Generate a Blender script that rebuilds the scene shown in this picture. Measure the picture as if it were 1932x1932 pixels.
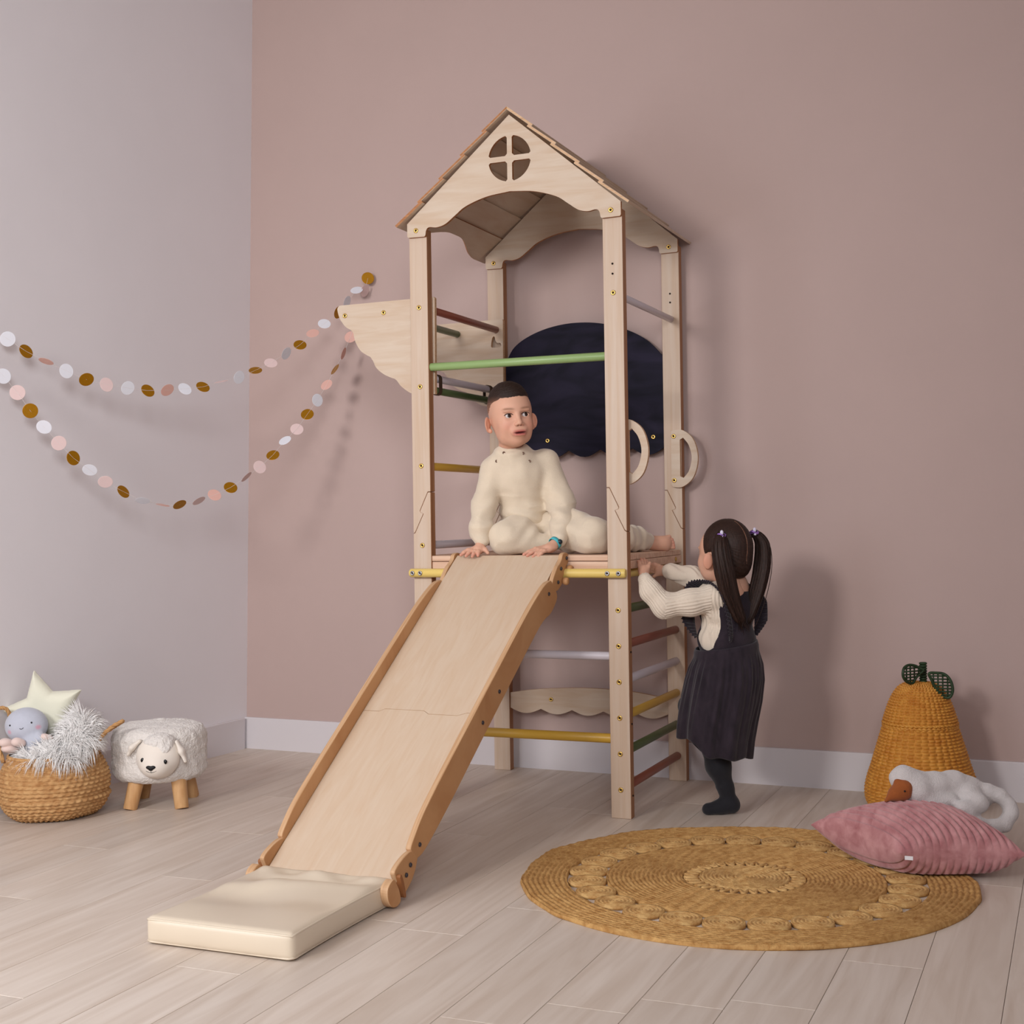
import bpy, bmesh, math, random
import numpy as np
from mathutils import Vector, Matrix, geometry
from math import sin, cos, pi, sqrt, radians

for o in list(bpy.data.objects): bpy.data.objects.remove(o)
SC = bpy.context.scene
COL = SC.collection
random.seed(7); RNG = np.random.default_rng(7)

# ------------------------------------------------------------------ camera
cam_d = bpy.data.cameras.new('camera'); cam = bpy.data.objects.new('camera', cam_d); COL.objects.link(cam)
cam_d.sensor_width = 36; cam_d.lens = 2570.6*36/1932; cam_d.clip_start = .05
yaw, pit, rol = -.3968, .0045, -.0151
fw = Vector((sin(yaw)*cos(pit), cos(yaw)*cos(pit), sin(pit)))
r0 = Vector((cos(yaw), -sin(yaw), 0)); u0 = r0.cross(fw)
rr = cos(rol)*r0 + sin(rol)*u0; uu = -sin(rol)*r0 + cos(rol)*u0
M = Matrix((rr, uu, -fw)).transposed().to_4x4(); M.translation = (2.0343, -4.0117, .934)
cam.matrix_world = M
SC.camera = cam

# ------------------------------------------------------------------ light and exposure
SC.view_settings.view_transform = 'Standard'; SC.view_settings.look = 'None'
SC.view_settings.gamma = 1; SC.view_settings.use_curve_mapping = False
SC.view_settings.exposure = -0.10
W = bpy.data.worlds.new('world'); SC.world = W; W.use_nodes = True
W.node_tree.nodes['Background'].inputs[0].default_value = (.80, .88, 1, 1)
W.node_tree.nodes['Background'].inputs[1].default_value = .6
def area(name, loc, target, sx, sy, power, col):
    d = bpy.data.lights.new(name, 'AREA'); d.shape = 'RECTANGLE'; d.size = sx; d.size_y = sy
    d.energy = power; d.color = col
    o = bpy.data.objects.new(name, d); COL.objects.link(o); o.location = loc
    o.rotation_euler = (Vector(target)-Vector(loc)).to_track_quat('-Z', 'Y').to_euler()
    return o
key = area('studio_softbox_key', (-.5, -5.1, 2.38), (-.6, .7, 1.35), .85, .85, 55, (1, .972, .95)); key.data.spread = radians(125)
fill = area('studio_softbox_fill', (2.5, -5.2, 2.3), (-1.0, -.2, .85), 1.3, 1.3, 20, (.96, .975, 1)); fill.data.spread = radians(70)
area('added_cool_fill', (-1.02, -3.35, 1.55), (3, -2.6, .9), 1.5, 1.7, 36, (.84, .91, 1))  # cool fill lamp added out of view to brighten the foreground floor

# ------------------------------------------------------------------ helpers
def lin(c):
    return tuple(((v/255)/12.92 if v/255 <= .04045 else ((v/255+.055)/1.055)**2.4) for v in c)
def mat(name, rgb, rough=.6, var=0., vscale=(8, 8, 8), bump=0., bscale=(60, 60, 60), metal=0., spec=.35,
        sheen=0., rgb2=None, attr=None, detail=6, rand=0., sss=0., coat=0., dist=.4, bdist=.002):
    """procedural material: base colour mottled by stretched noise, noise relief"""
    m = bpy.data.materials.new(name); m.use_nodes = True; nt = m.node_tree; N = nt.nodes; L = nt.links
    b = N['Principled BSDF']; c = lin(rgb)
    b.inputs['Base Color'].default_value = (*c, 1); b.inputs['Roughness'].default_value = rough
    b.inputs['Metallic'].default_value = metal; b.inputs['Specular IOR Level'].default_value = spec
    if sheen: b.inputs['Sheen Weight'].default_value = sheen; b.inputs['Sheen Roughness'].default_value = .5
    if coat: b.inputs['Coat Weight'].default_value = coat; b.inputs['Coat Roughness'].default_value = .3
    if sss:
        b.inputs['Subsurface Weight'].default_value = sss; b.inputs['Subsurface Radius'].default_value = (1, .35, .2)
        b.inputs['Subsurface Scale'].default_value = .004
    tc = N.new('ShaderNodeTexCoord'); src = tc.outputs['Object']
    if rand:
        oi = N.new('ShaderNodeObjectInfo'); ml = N.new('ShaderNodeMath'); ml.operation = 'MULTIPLY'; ml.inputs[1].default_value = 37
        L.new(oi.outputs['Random'], ml.inputs[0]); va = N.new('ShaderNodeVectorMath'); va.operation = 'ADD'
        L.new(src, va.inputs[0]); L.new(ml.outputs[0], va.inputs[1]); src = va.outputs[0]
    colsock = None
    if attr:
        a = N.new('ShaderNodeAttribute'); a.attribute_name = attr; colsock = a.outputs['Color']
    if var:
        mp = N.new('ShaderNodeMapping'); mp.inputs['Scale'].default_value = vscale; L.new(src, mp.inputs[0])
        nz = N.new('ShaderNodeTexNoise'); nz.inputs['Detail'].default_value = detail; nz.inputs['Scale'].default_value = 1
        nz.inputs['Distortion'].default_value = dist; L.new(mp.outputs[0], nz.inputs['Vector'])
        rp = N.new('ShaderNodeValToRGB'); rp.color_ramp.elements[0].position = .30; rp.color_ramp.elements[1].position = .72
        L.new(nz.outputs['Fac'], rp.inputs[0])
        mx = N.new('ShaderNodeMix'); mx.data_type = 'RGBA'
        L.new(rp.outputs[0], mx.inputs[0])
        c2 = lin(rgb2) if rgb2 else tuple(v*(1-var) for v in c)
        if colsock:
            mx2 = N.new('ShaderNodeMix'); mx2.data_type = 'RGBA'; mx2.blend_type = 'MULTIPLY'; mx2.inputs[0].default_value = 1
            mx.inputs[6].default_value = (1, 1, 1, 1); mx.inputs[7].default_value = (1-var, 1-var, 1-var, 1)
            L.new(colsock, mx2.inputs[6]); L.new(mx.outputs[2], mx2.inputs[7]); colsock = mx2.outputs[2]
        else:
            mx.inputs[6].default_value = (*c, 1); mx.inputs[7].default_value = (*c2, 1); colsock = mx.outputs[2]
    if rand and colsock:
        hs = N.new('ShaderNodeHueSaturation'); mr = N.new('ShaderNodeMapRange')
        mr.inputs[3].default_value = 1-rand; mr.inputs[4].default_value = 1+rand
        L.new(oi.outputs['Random'], mr.inputs[0]); L.new(mr.outputs[0], hs.inputs['Value']); L.new(colsock, hs.inputs['Color'])
        colsock = hs.outputs[0]
    if colsock: L.new(colsock, b.inputs['Base Color'])
    if bump:
        mp = N.new('ShaderNodeMapping'); mp.inputs['Scale'].default_value = bscale; L.new(src, mp.inputs[0])
        nz = N.new('ShaderNodeTexNoise'); nz.inputs['Detail'].default_value = 4; nz.inputs['Scale'].default_value = 1
        L.new(mp.outputs[0], nz.inputs['Vector'])
        bp = N.new('ShaderNodeBump'); bp.inputs['Strength'].default_value = bump; bp.inputs['Distance'].default_value = bdist
        L.new(nz.outputs['Fac'], bp.inputs['Height']); L.new(bp.outputs[0], b.inputs['Normal'])
    return m

PINV = {}
def empty(name, loc, label, cat, group=None, rz=0.):
    o = bpy.data.objects.new(name, None); o.empty_display_size = .1; COL.objects.link(o)
    o.location = loc; o.rotation_euler = (0, 0, rz)
    PINV[o.name] = (Matrix.Translation(loc) @ Matrix.Rotation(rz, 4, 'Z')).inverted()
    return tag(o, label, cat, group)
def tag(o, label=None, cat=None, group=None, kind=None):
    if label: o['label'] = label
    if cat: o['category'] = cat
    if group: o['group'] = group
    if kind: o['kind'] = kind
    return o
def link(name, me, parent=None, local=False, loc=None):
    """link a mesh; verts in world space unless local=True (then parent space)"""
    o = bpy.data.objects.new(name, me); COL.objects.link(o)
    if parent is not None:
        o.parent = parent
        if not local:
            if parent.name in PINV: o.matrix_parent_inverse = PINV[parent.name]
        if local and loc is not None: o.location = loc
    elif loc is not None: o.location = loc
    return o
def mesh(name, v, f, mats, smooth=False, mi=None):
    me = bpy.data.meshes.new(name)
    me.from_pydata([tuple(map(float, p)) for p in v], [], [tuple(map(int, q)) for q in f])
    for m in (mats if isinstance(mats, (list, tuple)) else [mats]): me.materials.append(m)
    if smooth: me.polygons.foreach_set('use_smooth', [True]*len(me.polygons))
    if mi is not None: me.polygons.foreach_set('material_index', list(map(int, mi)))
    me.update()
    return me
def bev(o, w=.002, s=2, ang=35):
    b = o.modifiers.new('bevel', 'BEVEL'); b.width = w; b.segments = s; b.limit_method = 'ANGLE'; b.angle_limit = radians(ang)
    b.harden_normals = False
    return o
class MB:
    """collects shapes for ONE mesh"""
    def __init__(s): s.v = []; s.f = []; s.mi = []
    def add(s, v, f, m=0):
        n = len(s.v); s.v += [tuple(p) for p in v]; s.f += [tuple(i+n for i in q) for q in f]; s.mi += [m]*len(f); return s
    def box(s, a, b, m=0):
        (x0, y0, z0), (x1, y1, z1) = a, b
        return s.add([(x0,y0,z0),(x1,y0,z0),(x1,y1,z0),(x0,y1,z0),(x0,y0,z1),(x1,y0,z1),(x1,y1,z1),(x0,y1,z1)],
                     [(0,3,2,1),(4,5,6,7),(0,1,5,4),(1,2,6,5),(2,3,7,6),(3,0,4,7)], m)
    def tube(s, pts, rad, n=12, m=0, cap=True, closed=False):
        P = [Vector(p) for p in pts]; K = len(P); R = rad if isinstance(rad, (list, tuple)) else [rad]*K
        t0 = (P[1]-P[0]).normalized(); up = Vector((0, 0, 1)) if abs(t0.z) < .9 else Vector((1, 0, 0))
        nrm = t0.cross(up).normalized(); V = []
        for i in range(K):
            if closed: t = (P[(i+1) % K]-P[i-1]).normalized()
            else: t = (P[min(i+1, K-1)]-P[max(i-1, 0)]).normalized()
            nrm = (nrm - t*nrm.dot(t)).normalized(); bi = t.cross(nrm)
            for j in range(n):
                a = 2*pi*j/n; V.append(P[i] + (nrm*cos(a)+bi*sin(a))*R[i])
        F = []
        for i in range(K if closed else K-1):
            for j in range(n):
                i2 = (i+1) % K
                F.append((i*n+j, i*n+(j+1) % n, i2*n+(j+1) % n, i2*n+j))
        if cap and not closed:
            F.append(tuple(range(n-1, -1, -1))); F.append(tuple((K-1)*n+j for j in range(n)))
        return s.add(V, F, m)
    def lathe(s, prof, n=24, c=(0, 0, 0), axis='z', m=0):
        V = []; F = []; K = len(prof)
        for r, h in prof:
            for j in range(n):
                a = 2*pi*j/n; p = (r*cos(a), r*sin(a), h)
                if axis == 'y': p = (p[0], p[2], p[1])
                elif axis == 'x': p = (p[2], p[0], p[1])
                V.append((c[0]+p[0], c[1]+p[1], c[2]+p[2]))
        for i in range(K-1):
            for j in range(n):
                q = (i*n+j, i*n+(j+1) % n, (i+1)*n+(j+1) % n, (i+1)*n+j)
                F.append(q if axis != 'y' else q[::-1])
        F.append(tuple(range(n))[::-1] if axis != 'y' else tuple(range(n)))
        top = tuple((K-1)*n+j for j in range(n)); F.append(top if axis != 'y' else top[::-1])
        return s.add(V, F, m)
    def plate(s, out, lo, hi, plane='xz', holes=(), m=0, me=None):
        """outline (ccw) extruded between lo and hi along the third axis; me = material index of the edge faces"""
        me = m if me is None else me
        def P(u, v, w):
            return {'xz': (u, w, v), 'yz': (w, u, v), 'xy': (u, v, w)}[plane]
        A = sum(out[i-1][0]*out[i][1]-out[i][0]*out[i-1][1] for i in range(len(out)))
        if A < 0: out = out[::-1]
        flip = plane == 'xz'
        loops = [list(out)] + [list(h) for h in holes]
        n0 = len(s.v); base = 0; allp = []
        for lp in loops: allp += lp
        n = len(allp)
        s.v += [P(u, v, lo) for u, v in allp] + [P(u, v, hi) for u, v in allp]
        def put(q, mm): s.f.append(tuple(i+n0 for i in (q[::-1] if flip else q))); s.mi.append(mm)
        if len(loops) == 1:
            put(tuple(range(n))[::-1], m); put(tuple(range(n, 2*n)), m)
        else:
            tri = geometry.tessellate_polygon([[Vector((u, v, 0)) for u, v in lp] for lp in loops])
            for t in tri:
                a, b, c = t
                ar = (allp[b][0]-allp[a][0])*(allp[c][1]-allp[a][1])-(allp[c][0]-allp[a][0])*(allp[b][1]-allp[a][1])
                if ar < 0: t = (a, c, b)
                put(tuple(t)[::-1], m); put(tuple(i+n for i in t), m)
        for li, lp in enumerate(loops):
            k = len(lp); A = sum(lp[i-1][0]*lp[i][1]-lp[i][0]*lp[i-1][1] for i in range(k))
            for i in range(k):
                a = base+i; b = base+(i+1) % k
                q = (a, b, b+n, a+n) if (A > 0) == (li == 0) else (b, a, a+n, b+n)
                put(q, me)
            base += k
        return s
    def build(s, name, mats, parent=None, smooth=False, local=False, loc=None):
        return link(name, mesh(name, s.v, s.f, mats, smooth, s.mi), parent, local, loc)
def smooth_by_angle(o, deg=40):
    me = o.data
    me.polygons.foreach_set('use_smooth', [True]*len(me.polygons))
    bm = bmesh.new(); bm.from_mesh(me)
    for e in bm.edges:
        e.smooth = not (len(e.link_faces) == 2 and e.calc_face_angle(0) > radians(deg))
    bm.to_mesh(me); bm.free(); me.update()
    return o
def cr(pts, n=6, closed=False):
    """Catmull-Rom through points"""
    P = [np.array(p, float) for p in pts]; K = len(P); out = []
    rng = range(K) if closed else range(K-1)
    for i in rng:
        p1, p2 = P[i], P[(i+1) % K]
        p0 = P[i-1] if (closed or i > 0) else 2*p1-p2
        p3 = P[(i+2) % K] if (closed or i+2 < K) else 2*p2-p1
        for j in range(n):
            t = j/n
            out.append(tuple(.5*((2*p1)+(-p0+p2)*t+(2*p0-5*p1+4*p2-p3)*t*t+(-p0+3*p1-3*p2+p3)*t**3)))
    if not closed: out.append(tuple(P[-1]))
    return out

# ---- implicit surfaces: blended capsules and ellipsoids meshed with surface nets
class SDF:
    def __init__(s, k=.012): s.p = []; s.k = k; s.post = None
    def cap(s, a, b, r1, r2=None, k=None): s.p.append(('c', np.array(a, float), np.array(b, float), r1, r1 if r2 is None else r2, s.k if k is None else k)); return s
    def chain(s, pts, rad, k=None):
        for i in range(len(pts)-1): s.cap(pts[i], pts[i+1], rad[i], rad[i+1], k)
        return s
    def ell(s, c, r, k=None, R=None, sub=False): s.p.append(('s' if sub else 'e', np.array(c, float), np.array(r if hasattr(r, '__len__') else (r, r, r), float), R, s.k if k is None else k)); return s
    def cut(s, n, c, k=.003): s.p.append(('h', np.array(n, float), float(c), None, k)); return s     # keep n.p < c
    def fn(s, fun, k=.003, op='i'): s.p.append(('f', fun, op, None, k)); return s
    def __call__(s, P):
        P = P.astype(np.float32); d = None
        for q in s.p:
            if q[0] == 'c':
                _, a, b, r1, r2, k = q; ba = (b-a).astype(np.float32); pa = P-a.astype(np.float32)
                t = np.clip(pa@ba/max(float(ba@ba), 1e-12), 0, 1)
                e = np.sqrt(((pa-t[:, None]*ba)**2).sum(1)) - (r1+(r2-r1)*t)
            elif q[0] in 'es':
                _, c, r, R, k = q; pa = P-c.astype(np.float32)
                if R is not None: pa = pa@np.asarray(R, np.float32)
                k0 = np.sqrt(((pa/r)**2).sum(1))+1e-9; k1 = np.sqrt(((pa/(r*r))**2).sum(1))+1e-9
                e = k0*(k0-1)/k1
            elif q[0] == 'h': _, n, c, _, k = q; e = P@n.astype(np.float32)-c
            else: _, fun, op, _, k = q; e = fun(P)
            if d is None: d = e; continue
            if q[0] in 'ce' or (q[0] == 'f' and q[2] == 'u'):
                h = np.maximum(k-np.abs(d-e), 0)/k; d = np.minimum(d, e)-h*h*k*.25
            else:
                e2 = -e if q[0] == 's' else e
                h = np.maximum(k-np.abs(d-e2), 0)/k; d = np.maximum(d, e2)+h*h*k*.25
        if s.post is not None: d = s.post(P, d)
        return d
def surfnets(f, lo, hi, h, st=4):
    lo = np.array(lo, float); n = np.ceil((np.array(hi)-lo)/(h*st)).astype(int); N = n*st+1
    ax = [lo[i]+h*np.arange(N[i]) for i in range(3)]
    G = np.stack(np.meshgrid(*[a[::st] for a in ax], indexing='ij'), -1).reshape(-1, 3)
    cv = f(G).reshape(n+1)
    mn = np.full(n, 1e9); mx = np.full(n, -1e9); ma = np.full(n, 1e9)
    for i in (0, 1):
        for j in (0, 1):
            for k in (0, 1):
                c = cv[i:n[0]+i, j:n[1]+j, k:n[2]+k]; mn = np.minimum(mn, c); mx = np.maximum(mx, c); ma = np.minimum(ma, np.abs(c))
    mask = (ma < 1.6*st*h) | (mn*mx < 0)
    V = np.full(N, 1., np.float32)
    V[:-1, :-1, :-1] = cv[:-1, :-1, :-1].repeat(st, 0).repeat(st, 1).repeat(st, 2)
    mf = mask.repeat(st, 0).repeat(st, 1).repeat(st, 2); MM = np.zeros(N, bool)
    for i in (0, 1):
        for j in (0, 1):
            for k in (0, 1): MM[i:N[0]-1+i, j:N[1]-1+j, k:N[2]-1+k] |= mf
    I = np.argwhere(MM); V[MM] = f(np.stack([ax[a][I[:, a]] for a in range(3)], 1))
    S = V < 0; c = np.zeros(N-1, np.int8); offs = [(i, j, k) for i in (0, 1) for j in (0, 1) for k in (0, 1)]
    for o in offs: c += S[o[0]:N[0]-1+o[0], o[1]:N[1]-1+o[1], o[2]:N[2]-1+o[2]]
    act = (c > 0) & (c < 8); ci = np.argwhere(act); K = len(ci)
    cvv = np.stack([V[ci[:, 0]+o[0], ci[:, 1]+o[1], ci[:, 2]+o[2]] for o in offs], 1); O = np.array(offs, float)
    acc = np.zeros((K, 3)); cnt = np.zeros(K)
    for a in range(8):
        for b in range(a+1, 8):
            if np.abs(O[a]-O[b]).sum() != 1: continue
            va, vb = cvv[:, a], cvv[:, b]; m = (va < 0) != (vb < 0); t = va[m]/(va[m]-vb[m])
            acc[m] += O[a]+t[:, None]*(O[b]-O[a]); cnt[m] += 1
    vert = lo+h*(ci+acc/cnt[:, None]); idm = np.full(N-1, -1, np.int64); idm[act] = np.arange(K); Fs = []
    for a in range(3):
        b, e = (a+1) % 3, (a+2) % 3; sl0 = [slice(None)]*3; sl1 = [slice(None)]*3; sl0[a] = slice(0, -1); sl1[a] = slice(1, None)
        d = S[tuple(sl0)] != S[tuple(sl1)]; E = np.argwhere(d); E = E[(E[:, b] > 0) & (E[:, e] > 0) & (E[:, b] < N[b]-1) & (E[:, e] < N[e]-1)]
        def cell(db, de):
            q = E.copy(); q[:, b] -= db; q[:, e] -= de; return idm[q[:, 0], q[:, 1], q[:, 2]]
        q = np.stack([cell(1, 1), cell(0, 1), cell(0, 0), cell(1, 0)], 1)
        ins = S[E[:, 0], E[:, 1], E[:, 2]]; q[~ins] = q[~ins][:, ::-1]; Fs.append(q)
    F = np.concatenate(Fs); F = F[(F >= 0).all(1)]
    return vert, F
def npmesh(name, V, F, mats, colors=None, smooth=True):
    me = bpy.data.meshes.new(name); V = np.asarray(V, np.float32); F = np.asarray(F, np.int32); k = F.shape[1]
    me.vertices.add(len(V)); me.vertices.foreach_set('co', V.ravel())
    me.loops.add(F.size); me.loops.foreach_set('vertex_index', F.ravel())
    me.polygons.add(len(F)); me.polygons.foreach_set('loop_start', np.arange(0, F.size, k, dtype=np.int32))
    me.update(calc_edges=True); me.validate()
    for m in (mats if isinstance(mats, (list, tuple)) else [mats]): me.materials.append(m)
    if smooth: me.polygons.foreach_set('use_smooth', np.ones(len(me.polygons), bool))
    if colors is not None:
        a = me.color_attributes.new('Col', 'FLOAT_COLOR', 'POINT')
        cc = np.ones((len(V), 4), np.float32); cc[:, :3] = colors; a.data.foreach_set('color', cc.ravel())
    me.update()
    return me
def sdf_obj(name, S, lo, hi, h, mats, parent=None, color=None, local=True, xf=None):
    V, F = surfnets(S, lo, hi, h)
    c = color(V) if color else None
    if xf is not None: V = V@np.array(xf.to_3x3()).T + np.array(xf.translation)
    return link(name, npmesh(name, V, F, mats, c), parent, local)
def grid_faces(nu, nv, cu=False, cv=False):
    """nu columns (u, maybe closed), nv rows (v)"""
    F = []
    for j in range(nv if cv else nv-1):
        for i in range(nu if cu else nu-1):
            i2 = (i+1) % nu; j2 = (j+1) % nv
            F.append((j*nu+i, j*nu+i2, j2*nu+i2, j2*nu+i))
    return F
def smoothstep(a, b, x): t = np.clip((x-a)/(b-a), 0, 1); return t*t*(3-2*t)
def mixc(a, b, t): return np.asarray(a)[None, :]*(1-t[:, None])+np.asarray(b)[None, :]*t[:, None]
def nz3(P, s, seed=0):
    """cheap smooth pseudo-noise in -1..1 from summed sines"""
    r = np.random.default_rng(seed); o = np.zeros(len(P))
    for i in range(6):
        d = r.normal(size=3); d /= np.linalg.norm(d); o += np.sin(P@d*s*(1+.35*i)+r.uniform(0, 6.28))
    return o/3.2
# ------------------------------------------------------------------ materials
M_WALL = mat('wall_paint_dusty_pink', (188, 165, 159), .85, var=.03, vscale=(3, 3, 3), bump=.08, bscale=(140, 140, 140), spec=.2)
M_WALLW = mat('wall_paint_white', (236, 232, 236), .85, var=.025, vscale=(3, 3, 3), bump=.06, bscale=(140, 140, 140), spec=.2)
M_BASE = mat('white_baseboard_paint', (214, 208, 211), .5, spec=.4)
M_CEIL = mat('ceiling_paint', (225, 222, 220), .9)
M_GAP = mat('floor_joint', (150, 132, 120), .9)
M_PLANK = mat('laminate_oak_plank', (217, 204, 192), .45, var=.2, vscale=(22, 1.6, 8), rgb2=(198, 181, 166), bump=.05, bscale=(120, 6, 40), spec=.35, rand=.05, dist=1.2)
M_WOOD = mat('birch_plywood', (205, 187, 168), .5, var=.1, vscale=(5, 5, 40), rgb2=(194, 168, 143), bump=.03, bscale=(30, 30, 200), spec=.3, dist=.8)
M_WOODV = mat('birch_post_wood', (202, 182, 164), .5, var=.1, vscale=(55, 55, 2.2), rgb2=(193, 166, 142), bump=.04, bscale=(200, 200, 12), spec=.3, dist=.6)
M_WOODS = mat('birch_slide_plywood', (209, 187, 164), .42, var=.1, vscale=(40, 5, 5), rgb2=(203, 176, 149), spec=.35, dist=1.4)
M_PINE = mat('pine_board', (223, 190, 165), .5, var=.15, vscale=(3, 40, 60), rgb2=(201, 160, 132), spec=.3)
M_EDGE = mat('plywood_edge', (182, 126, 82), .6, var=.3, vscale=(12, 12, 300), rgb2=(150, 95, 55))
M_EDGEL = mat('plywood_edge_light', (214, 178, 142), .55, var=.2, vscale=(10, 200, 200), rgb2=(188, 146, 106))
M_EDGEV = mat('plywood_post_edge', (176, 128, 92), .6, var=.3, vscale=(4, 260, 1.5), rgb2=(146, 98, 64))
M_EDGES = mat('slide_rail_edge', (210, 172, 134), .55, var=.2, vscale=(320, 6, 6), rgb2=(184, 140, 100))
M_RAIL = mat('slide_rail_plywood', (205, 158, 112), .5, var=.2, vscale=(14, 5, 5), rgb2=(184, 132, 86), spec=.3, dist=1.)
M_BRASS = mat('brass_bolt', (214, 180, 104), .28, metal=.9)
M_STEEL = mat('steel_screw', (165, 163, 165), .3, metal=.9)
M_HOLE = mat('dark_hole', (40, 26, 18), .8)
M_DARKSCREW = mat('dark_screw', (86, 82, 88), .4, metal=.7)
PAINT = {'green': (139, 165, 106), 'dark_green': (74, 92, 52), 'red': (141, 76, 58), 'white': (206, 198, 205), 'yellow': (208, 164, 62), 'light_yellow': (228, 198, 112)}
M_PAINT = {k: mat('%s_painted_bar' % k, v, .38, spec=.4, coat=.15) for k, v in PAINT.items()}

# ------------------------------------------------------------------ room
def wall_y(x): return .722-.0415*x           # face of the pink wall
def base_y(x): return .708-.0415*x           # face of its baseboard
CX = -1.168                                   # foot of the corner between the two walls
LEAN = .027                                   # the white wall leans in by this much per metre
H = 3.4; XR = 4.3; YF = -6.0
def struct(name, mb, m, smooth=False): return tag(mb.build(name, m, None, smooth), kind='structure')
# floor with planks
fl = MB().box((-1.5, YF, -.06), (XR, .95, -.0065)); floor = struct('floor', fl, M_GAP)
PW = .163; k0 = -17
ends = {-1: -1.57, 1: -1.43, 2: -1.12, -4: .045, -5: -1.2, -8: -.62, -6: -.35, -3: -1.0, 0: -.2, 3: -1.7, 4: -.6, -2: -.42, -7: -1.5}
for k in range(k0, 19):
    x0 = 1.23+PW*k; x1 = x0+PW
    e = ends.get(k, -1.6+((k*0.618) % 1)*1.28)
    cuts = sorted([YF] + [e+1.285*j for j in range(-6, 5) if YF+.05 < e+1.285*j < .86] + [.9])
    for a, b in zip(cuts[:-1], cuts[1:]):
        if a < -5: continue
        g = .0005; xa = max(x0, -1.42)+g; xb = x1-g
        if xb-xa < .02: continue
        c = ((xa+xb)/2, (a+b)/2, 0); hx = (xb-xa)/2; hy = (b-a)/2-g; t = .0007
        v = [(-hx, -hy, -.0065), (hx, -hy, -.0065), (hx, hy, -.0065), (-hx, hy, -.0065),
             (-hx, -hy, -t), (hx, -hy, -t), (hx, hy, -t), (-hx, hy, -t),
             (-hx+t, -hy+t, 0), (hx-t, -hy+t, 0), (hx-t, hy-t, 0), (-hx+t, hy-t, 0)]
        f = [(0,1,5,4),(1,2,6,5),(2,3,7,6),(3,0,4,7),(4,5,9,8),(5,6,10,9),(6,7,11,10),(7,4,8,11),(8,9,10,11)]
        p = link('plank', mesh('plank', v, f, M_PLANK), floor, True, c)
struct('wall_back', MB().add([(-1.7, wall_y(-1.7), 0), (XR+.1, wall_y(XR+.1), 0), (XR+.1, wall_y(XR+.1)+.15, 0), (-1.7, wall_y(-1.7)+.15, 0),
    (-1.7, wall_y(-1.7), H), (XR+.1, wall_y(XR+.1), H), (XR+.1, wall_y(XR+.1)+.15, H), (-1.7, wall_y(-1.7)+.15, H)],
    [(0,3,2,1),(4,5,6,7),(0,1,5,4),(1,2,6,5),(2,3,7,6),(3,0,4,7)]), M_WALL)
def lx(y, z): return CX-.012+LEAN*z+.038*(y-.75)     # face of the white wall
wl = MB(); wy = [YF, -4.25, -2.45, .80]; wz = [0, .7, 2.45, H]
for j in range(3):
    for i in range(3):
        if i == 1 and j == 1: continue                 # opening for the unseen window added with the cool fill lamp
        q = [(wy[i], wz[j]), (wy[i+1], wz[j]), (wy[i+1], wz[j+1]), (wy[i], wz[j+1])]
        v = [(lx(a, b)-.15, a, b) for a, b in q]+[(lx(a, b), a, b) for a, b in q]
        wl.add(v, [(0,3,2,1),(4,5,6,7),(0,1,5,4),(1,2,6,5),(2,3,7,6),(3,0,4,7)])
struct('wall_left', wl, M_WALLW)
wn = MB()
for a, b, c, d in [(-4.25, -4.19, .7, 2.45), (-2.51, -2.45, .7, 2.45), (-4.25, -2.45, .7, .76), (-4.25, -2.45, 2.39, 2.45), (-3.38, -3.32, .7, 2.45)]:
    wn.box((lx(-3.3, 1.5)-.13, a, c), (lx(-3.3, 1.5)-.07, b, d))
struct('added_window_1', wn, M_BASE)  # unseen window frame, added to go with the cool fill lamp
struct('wall_right', MB().box((XR, YF, 0), (XR+.15, .9, H)), M_WALLW)
struct('wall_front', MB().box((-1.6, YF-.15, 0), (XR+.15, YF, H)), M_WALLW)
struct('ceiling', MB().box((-1.6, YF-.1, H), (XR+.15, .95, H+.1)), M_CEIL)
bb = MB(); xs = (-1.6, XR); hb = .128
bb.add([(x, base_y(x)+dy, z) for x in xs for dy, z in ((0, 0), (.02, 0), (.02, hb), (.004, hb), (0, hb-.004))],
       [(0,5,6,1),(1,6,7,2),(2,7,8,3),(3,8,9,4),(4,9,5,0),(0,1,2,3,4),(9,8,7,6,5)])
struct('baseboard_back', bb, M_BASE)
bl = MB()
v = []
for y in (YF, .74):
    for dx, z in ((.014, 0), (-.02, 0), (-.02, hb), (.010, hb), (.014, hb-.004)): v.append((lx(y, z)+dx, y, z))
bl.add(v, [(0,5,6,1),(1,6,7,2),(2,7,8,3),(3,8,9,4),(4,9,5,0),(0,1,2,3,4),(9,8,7,6,5)])
struct('baseboard_left', bl, M_BASE)
# ------------------------------------------------------------------ play tower
TW, TD, PA, PB = .7364, .672, .0647, .035
tower = empty('play_tower', (TW/2, TD/2, 0), 'tall birch wood climbing tower with gabled roof, coloured rungs and chalkboard', 'climbing tower')
WE = [M_WOOD, M_EDGE]
def bolt_mesh(name, r, m):
    b = MB(); b.lathe([(r, .0), (r, -.0018), (r*.86, -.003), (r*.45, -.0032), (r*.40, -.0005)], 16, axis='y')
    me = mesh(name, b.v, b.f, [m, M_HOLE], True, [1 if i >= len(b.f)-1 else 0 for i in range(len(b.f))]); return me
BOLT = bolt_mesh('bolt', .0082, M_BRASS); SCREW = bolt_mesh('screw', .0075, M_STEEL)
def bolt(parent, x, y, z, me=BOLT, name='bolt', rz=0.):
    o = bpy.data.objects.new(name, me); COL.objects.link(o); o.parent = parent
    o.location = (x, y, z); o.rotation_euler = (0, 0, rz); return o
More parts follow.
